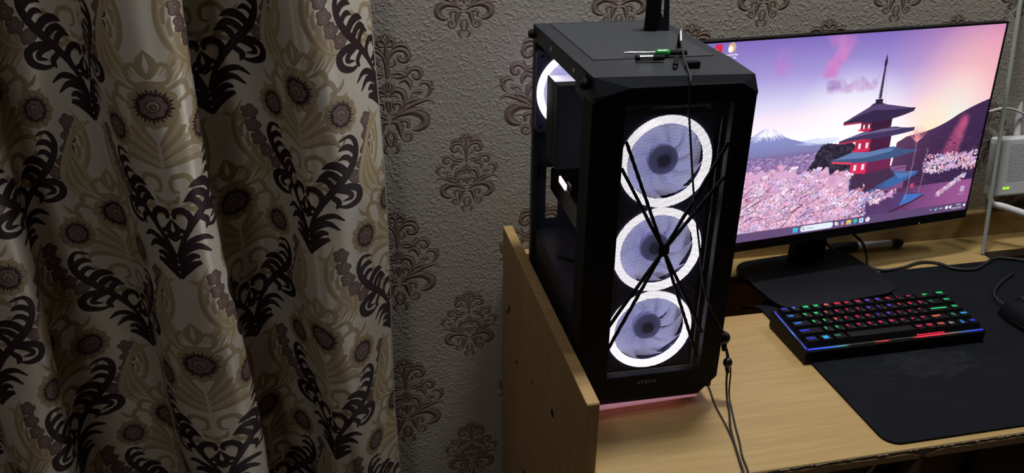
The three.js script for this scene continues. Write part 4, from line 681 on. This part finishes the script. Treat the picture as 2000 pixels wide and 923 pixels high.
{
  const KL = 0.298, KW = 0.1004, t = thing('keyboard', 'compact black mechanical keyboard with rainbow backlit keys', 'keyboard', [0.8136, D + 0.0036, 0.2539]);
  t.rotation.y = -0.004;
  part(t, 'case', (() => { const s = new THREE.Shape(); s.moveTo(-0.003, 0); s.lineTo(KW + 0.003, 0); s.lineTo(KW + 0.003, 0.0185); s.lineTo(KW - 0.0005, 0.0215); s.lineTo(0.0005, 0.0275); s.lineTo(-0.003, 0.025); s.closePath(); return new THREE.ExtrudeGeometry(s, { depth: KL + 0.006, bevelEnabled: true, bevelSize: 0.001, bevelThickness: 0.001, bevelSegments: 2 }).rotateY(-Math.PI / 2).translate(KL + 0.003, 0, 0); })(), M.blackPlastic);
  const slope = -0.06, topY = (z) => 0.0275 - 0.006 * (z / KW);
  const C = { B: '#2a3cff', b: '#2a8cff', c: '#2fb4ff', G: '#1fe070', g: '#2a8f60', O: '#ff6a50', R: '#ff2448', P: '#ff2a66', V: '#8a3cff', v: '#4a48d8', w: '#9a9aa8', n: '' };
  const rows = [
    [['ESC', 1, 'B'], ['1!', 1, 'b'], ['2@', 1, 'G'], ['3#', 1, 'G'], ['4$', 1, 'O'], ['5%', 1, 'R'], ['6^', 1, 'R'], ['7&', 1, 'P'], ['8*', 1, 'V'], ['9(', 1, 'V'], ['0)', 1, 'R'], ['-_', 1, 'R'], ['=+', 1, 'R'], ['←', 2, 'G'], ['HM', 1, 'G']],
    [['TAB', 1.5, 'b'], ['Q', 1, 'G', 'Й'], ['W', 1, 'G', 'Ц'], ['E', 1, 'O', 'У'], ['R', 1, 'R', 'К'], ['T', 1, 'R', 'Е'], ['Y', 1, 'R', 'Н'], ['U', 1, 'V', 'Г'], ['I', 1, 'v', 'Ш'], ['O', 1, 'V', 'Щ'], ['P', 1, 'R', 'З'], ['[{', 1, 'R', 'Х'], [']}', 1, 'R', 'Ъ'], ['\\|', 1.5, 'g'], ['PU', 1, 'G']],
    [['CAPS', 1.75, 'b'], ['A', 1, 'G', 'Ф'], ['S', 1, 'G', 'Ы'], ['D', 1, 'O', 'В'], ['F', 1, 'R', 'А'], ['G', 1, 'R', 'П'], ['H', 1, 'R', 'Р'], ['J', 1, 'V', 'О'], ['K', 1, 'V', 'Л'], ['L', 1, 'R', 'Д'], [';:', 1, 'R', 'Ж'], ['\'"', 1, 'R', 'Э'], ['ENTER', 2.25, 'G'], ['PD', 1, 'G']],
    [['SHIFT', 2.25, 'B'], ['Z', 1, 'G', 'Я'], ['X', 1, 'G', 'Ч'], ['C', 1, 'R', 'С'], ['V', 1, 'R', 'М'], ['B', 1, 'R', 'И'], ['N', 1, 'P', 'Т'], ['M', 1, 'P', 'Ь'], [',<', 1, 'R', 'Б'], ['.>', 1, 'R', 'Ю'], ['/?', 1, 'R', '.'], ['SHIFT', 1.75, 'O'], ['↑', 1, 'g'], ['END', 1, 'c']],
    [['CTRL', 1.25, 'B'], ['⊞', 1.25, 'c'], ['ALT', 1.25, 'g'], ['', 6.25, 'n'], ['ALT', 1, 'P'], ['FN', 1, 'R'], ['CTRL', 1, 'O'], ['←', 1, 'w'], ['↓', 1, 'b'], ['→', 1, 'B']],
  ];
  const U = KL / 16.12, V0 = KW / 5.12, KX = 128, KZ = 128, [lc, l] = canvas(2048, 640);
  l.fillStyle = '#000'; l.fillRect(0, 0, 2048, 640); l.textAlign = 'left'; l.textBaseline = 'middle';
  const px = 2048 / 16.12, pz = 640 / 5.12;
  const legendMat = mat(lin(0.004, 0.004, 0.005), 0.6, { specularIntensity: 0.3, emissive: 0xffffff, emissiveIntensity: 1.15 });
  const keyMat = mat(lin(0.0035, 0.0035, 0.0045), 0.6, { specularIntensity: 0.4 }), caps = {};
  const capGeo = (w) => caps[w] ??= (() => { const a = (w * U - 0.0016) / 2, b = (V0 - 0.0016) / 2, h = 0.0085, i = 0.0022, P = []; for (const [k, y] of [[0, 0], [i * 0.75, h * 0.82], [i, h]]) for (const [sx, sz] of [[-1, -1], [1, -1], [1, 1], [-1, 1]]) P.push([sx * (a - k), y, sz * (b - k)]); const f = []; for (const o of [0, 4]) for (let k = 0; k < 4; k++) { const n = (k + 1) % 4; f.push(o + k, o + 4 + k, o + n, o + n, o + 4 + k, o + 4 + n); } f.push(8, 11, 9, 9, 11, 10); const g = new THREE.BufferGeometry(); g.setAttribute('position', new THREE.Float32BufferAttribute(f.flatMap((q) => P[q]), 3)); g.computeVertexNormals(); return g; })();
  rows.forEach((row, j) => {
    let u = 0.06;
    row.forEach(([txt, w, col, ru]) => {
      const cx = (u + w / 2) * U, cz = (0.06 + j + 0.5) * V0, y = topY(cz) + 0.001;
      const k = part(t, 'keycap', capGeo(w), keyMat); k.position.set(cx, y, cz); k.rotation.x = -slope * -1;
      if (txt) {
        const X = u * px, Z = (0.06 + j) * pz; l.fillStyle = C[col];
        if (txt === '⊞') { for (const a of [0, 1]) for (const b of [0, 1]) l.fillRect(X + px * (0.38 + a * 0.24), Z + pz * (0.28 + b * 0.22), px * 0.21, pz * 0.19); }
        else if (txt === 'ENTER') { l.fillRect(X + px * 0.35, Z + pz * 0.38, px * 1.5, pz * 0.15); }
        else if ('←→↑↓'.includes(txt)) { const a = { '←': Math.PI, '→': 0, '↑': -Math.PI / 2, '↓': Math.PI / 2 }[txt]; l.save(); l.translate(X + px * w / 2, Z + pz * 0.45); l.rotate(a); l.fillRect(-px * 0.24, -pz * 0.05, px * 0.32, pz * 0.1); l.beginPath(); l.moveTo(px * 0.02, -pz * 0.2); l.lineTo(px * 0.27, 0); l.lineTo(px * 0.02, pz * 0.2); l.fill(); l.restore(); }
        else { const big = txt.length <= 2; l.font = `bold ${big ? 48 : 38}px sans-serif`; l.fillText(txt, X + px * (big ? 0.2 : 0.22), Z + pz * (ru ? 0.36 : 0.4)); l.lineWidth = 2.5; l.strokeStyle = l.fillStyle; l.strokeText(txt, X + px * (big ? 0.2 : 0.22), Z + pz * (ru ? 0.36 : 0.4)); }
        if (ru) { l.globalAlpha = 0.38; l.fillStyle = '#d8c8d8'; l.font = 'bold 36px sans-serif'; l.fillText(ru, X + px * 0.55, Z + pz * 0.72); l.globalAlpha = 1; }
        else if (j === 0) { l.globalAlpha = 0.3; l.fillStyle = '#d8c8d8'; l.font = 'bold 28px sans-serif'; l.fillText('F' + (Math.max(1, Math.round(u))), X + px * 0.42, Z + pz * 0.76); l.globalAlpha = 1; }
        const a = w * U - 0.0062, b = V0 - 0.0062, g = new THREE.PlaneGeometry(a, b).rotateX(-Math.PI / 2), q = g.attributes.uv;
        const u0 = (u * U + 0.0031) / KL, u1 = u0 + a / KL, v0 = ((0.06 + j) * V0 + 0.0031) / KW, v1 = v0 + b / KW;
        for (let i = 0; i < 4; i++) q.setXY(i, q.getX(i) ? u1 : u0, 1 - (q.getY(i) ? v0 : v1));
        const lg = part(k, 'legend', g, legendMat); lg.position.y = 0.0086;
      }
      u += w;
    });
  });
  legendMat.emissiveMap = canvasTex(lc, true, false);
  // light strips round the rim
  const strip = (stops, n = 256) => { const [sc, s] = canvas(n, 4), g = s.createLinearGradient(0, 0, n, 0); stops.forEach(([a, k]) => g.addColorStop(a, k)); s.fillStyle = g; s.fillRect(0, 0, n, 4); return new THREE.MeshStandardMaterial({ color: lin(0.05, 0.05, 0.05), roughness: 0.4, emissive: 0xffffff, emissiveMap: canvasTex(sc, true, false), emissiveIntensity: 0.9 }); };
  const quad = (a, b, c, d) => { const g = new THREE.BufferGeometry(); g.setAttribute('position', new THREE.Float32BufferAttribute([...a, ...b, ...c, ...a, ...c, ...d], 3)); g.setAttribute('uv', new THREE.Float32BufferAttribute([0, 0, 1, 0, 1, 1, 0, 0, 1, 1, 0, 1], 2)); g.computeVertexNormals(); return g; };
  const bar = (A, B, r) => { const g = rod(A, B, r, r, 8), p = g.attributes.position, d = V(...B).sub(V(...A)), L = d.lengthSq(), uv = []; for (let i = 0; i < p.count; i++) uv.push(clamp(V(p.getX(i), p.getY(i), p.getZ(i)).sub(V(...A)).dot(d) / L), 0.5); g.setAttribute('uv', new THREE.Float32BufferAttribute(uv, 2)); return g; };
  part(t, 'light_strip', bar([-0.0022, topY(0) + 0.0004, 0.002], [-0.0022, topY(KW) + 0.0008, KW + 0.0005], 0.0013), strip([[0, '#2028d0'], [0.2, '#3050ff'], [0.45, '#1a46b0'], [0.6, '#3a86ff'], [0.78, '#101a60'], [1, '#3040ff']]), 'blue light strip');
  part(t, 'light_strip', bar([0, topY(KW) + 0.0002, KW + 0.0012], [KL, topY(KW) + 0.0002, KW + 0.0012], 0.0011), strip([[0, '#2438ff'], [0.1, '#2a60ff'], [0.19, '#3aa0c0'], [0.215, '#4a7a78'], [0.24, '#0a0808'], [0.36, '#120808'], [0.38, '#a02828'], [0.44, '#e03030'], [0.465, '#1c0a0a'], [0.58, '#140808'], [0.605, '#d02030'], [0.63, '#ff2840'], [0.74, '#ff3048'], [0.80, '#a06060'], [0.85, '#606068'], [0.9, '#2a60d8'], [1, '#2430ff']]), 'multicoloured light strip');
  part(t, 'backlight_strip', bx(0.185, 0.232, topY(KW) - 0.002, topY(KW) + 0.0026, KW - 0.0035, KW - 0.0012), new THREE.MeshStandardMaterial({ color: lin(0.05, 0.01, 0.01), emissive: lin(0.95, 0.02, 0.06), emissiveIntensity: 0.8 }), 'red backlight showing below the keys');
  part(t, 'cable', tube([[0.236, 0.013, -0.002], [0.243, 0.010, -0.02], [0.254, 0.0035, -0.05], [0.264, 0.0035, -0.09], [0.271, 0.0035, -0.12], [0.272, 0.004, -0.135]], 0.0016, 60), M.rubber);
}
{
  const t = thing('computer_mouse', 'black computer mouse on the desk mat right of the keyboard', 'mouse', [1.227, D + 0.0036, 0.342]);
  t.rotation.y = 0.12;
  const g = new THREE.SphereGeometry(1, 48, 32), p = g.attributes.position;
  for (let i = 0; i < p.count; i++) { let x = p.getX(i), y = p.getY(i), z = p.getZ(i); const sq = 0.78; x = Math.sign(x) * Math.abs(x) ** sq; z = Math.sign(z) * Math.abs(z) ** sq; y = y < 0 ? Math.max(y, -0.0) : y ** 0.8; const waist = 1 - 0.12 * (1 - z * z); p.setXYZ(i, x * 0.033 * waist, y * 0.036 * (1 - 0.25 * z * -1 * 0.4), z * 0.061); }
  g.computeVertexNormals();
  part(t, 'body', g.translate(0, 0.0022, 0), M.blackPlastic);
  part(t, 'scroll_wheel', new THREE.CylinderGeometry(0.01, 0.01, 0.007, 24).rotateZ(Math.PI / 2).translate(0, 0.028, -0.035), M.rubber);
  part(t, 'side_seam', new THREE.TorusGeometry(0.03, 0.0006, 6, 40).scale(1, 2.0, 1).rotateX(Math.PI / 2).translate(0, 0.008, 0), M.blackGloss);
  part(t, 'cable', tube([[0, 0.008, -0.058], [0.01, 0.008, -0.09], [0.05, 0.006, -0.12], [0.12, 0.006, -0.15]], 0.0018, 40), M.rubber);
}
// ---------------------------------------------------------------- brush, cables, rod, router behind the monitor
{
  const t = thing('cleaning_brush', 'round cleaning brush with silver ferrule and black bristles on the rear shelf', 'brush', [1.13, D + 0.0105, 0.0325]);
  t.rotation.y = -0.03;
  part(t, 'handle', new THREE.LatheGeometry([[0.0001, -0.075], [0.008, -0.074], [0.0095, -0.06], [0.0088, -0.024], [0.0001, -0.024]].map((p) => new THREE.Vector2(...p)), 28).rotateZ(-Math.PI / 2), M.blackPlastic);
  part(t, 'ferrule', new THREE.LatheGeometry([[0.0075, -0.024], [0.0078, -0.0225], [0.0072, -0.021], [0.0078, -0.0195], [0.0072, -0.018], [0.0072, 0.038], [0.0078, 0.0395], [0.0072, 0.041], [0.0074, 0.048], [0.0001, 0.048]].map((p) => new THREE.Vector2(...p)), 32).rotateZ(-Math.PI / 2), mat(lin(0.62, 0.63, 0.66), 0.35, { metalness: 0.35 }));
  part(t, 'bristles', new THREE.LatheGeometry([[0.0001, 0.048], [0.007, 0.048], [0.009, 0.057], [0.0088, 0.066], [0.006, 0.072], [0.0001, 0.0735]].map((p) => new THREE.Vector2(...p)), 28).rotateZ(-Math.PI / 2), M.blackMatte);
}
{
  const y = (a) => D + a;
  solo('power_cable', 'thick black cable snaking along the rear shelf and over the desk mat', 'cable', tube([[1.02, y(0.045), 0.03], [1.05, y(0.014), 0.04], [1.075, y(0.0035), 0.06], [1.0824, y(0.0035), 0.0951], [1.0994, y(0.0068), 0.1225], [1.1451, y(0.0035), 0.1165], [1.197, y(0.0035), 0.1027], [1.224, y(0.0035), 0.112], [1.2328, y(0.0068), 0.1403], [1.2672, y(0.0068), 0.151], [1.305, y(0.0068), 0.136], [1.34, y(0.0068), 0.12], [1.372, y(0.0068), 0.13], [1.46, y(0.0068), 0.2]], 0.0029, 160), M.rubber);
  solo('display_cable', 'black cable curving down from behind the monitor in front of the brush', 'cable', tube([[1.052, y(0.075), 0.056], [1.0665, y(0.0575), 0.066], [1.089, y(0.0365), 0.07], [1.0985, y(0.015), 0.074], [1.0945, y(0.0042), 0.086], [1.085, y(0.0045), 0.105], [1.08, y(0.0078), 0.15], [1.06, y(0.0078), 0.19]], 0.0024, 100), M.rubber);
  solo('white_stick', 'thin white plastic stick leaning against the wall right of the monitor', 'stick', rod([1.337, y(0.0025), 0.092], [1.342, y(0.49), 0.006], 0.0037, 0.0037, 12), M.stick);
  solo('wall_cable', 'thin white cable running along the wall above the router', 'cable', tube([[1.30, y(0.256), 0.006], [1.342, y(0.2567), 0.008], [1.375, y(0.262), 0.01], [1.42, y(0.248), 0.012], [1.47, y(0.215), 0.012], [1.50, y(0.19), 0.012]], 0.0024, 60), M.whiteTube);
  const t = thing('wifi_router', 'white router with green lights on the wall behind the desk', 'router', [1.368, y(0.0987), 0.05]);
  t.rotation.x = -0.18;
  part(t, 'body', bx(0, 0.17, 0, 0.112, -0.03, 0, 0.005), M.whitePlastic);
  const dots = []; for (let j = 0; j < 22; j++) for (let i = 0; i < 36; i++) if (j > 4) dots.push(new THREE.CircleGeometry(0.0011, 6).translate(0.022 + i * 0.0038 + (j % 2) * 0.0019, 0.008 + j * 0.0043, 0.0003));
  part(t, 'grille', merge(dots), mat(lin(0.12, 0.12, 0.13), 0.8), 'grille of tiny holes').userData.kind = 'stuff';
  for (let i = 0; i < 4; i++) part(t, 'vent_slot', bx(-0.0004, 0.0004, 0.02, 0.1, -0.024 + i * 0.005, -0.0225 + i * 0.005), mat(lin(0.15, 0.15, 0.16), 0.8));
  const lm = new THREE.MeshStandardMaterial({ color: lin(0.1, 0.3, 0.02), emissive: lin(0.45, 1, 0.03), emissiveIntensity: 0.95 });
  for (const x of [0.0165, 0.0245]) part(t, 'status_light', bx(x, x + 0.0055, 0.0135, 0.0185, 0, 0.0008, 0.0003), lm, 'green status light');
  const an = part(t, 'antenna', merge([rod([-0.004, -0.012, 0.002], [0.012, -0.0165, 0.012], 0.0058, 0.0068), rod([0.012, -0.0165, 0.012], [0.09, -0.046, 0.062], 0.0068, 0.0072)]), M.whitePlastic, 'white antenna folded sideways');
  part(an, 'hinge', rod([-0.0035, -0.011, 0.0], [-0.0035, 0.004, -0.008], 0.0045), M.whitePlastic);
  part(t, 'antenna', rod([0.05, 0.112, -0.02], [0.05, 0.27, -0.03], 0.006, 0.005), M.whitePlastic);
  part(t, 'wall_bracket', bx(0.04, 0.13, 0.03, 0.08, -0.041, -0.03), M.whitePlastic);
}
renderer.render(scene, camera);
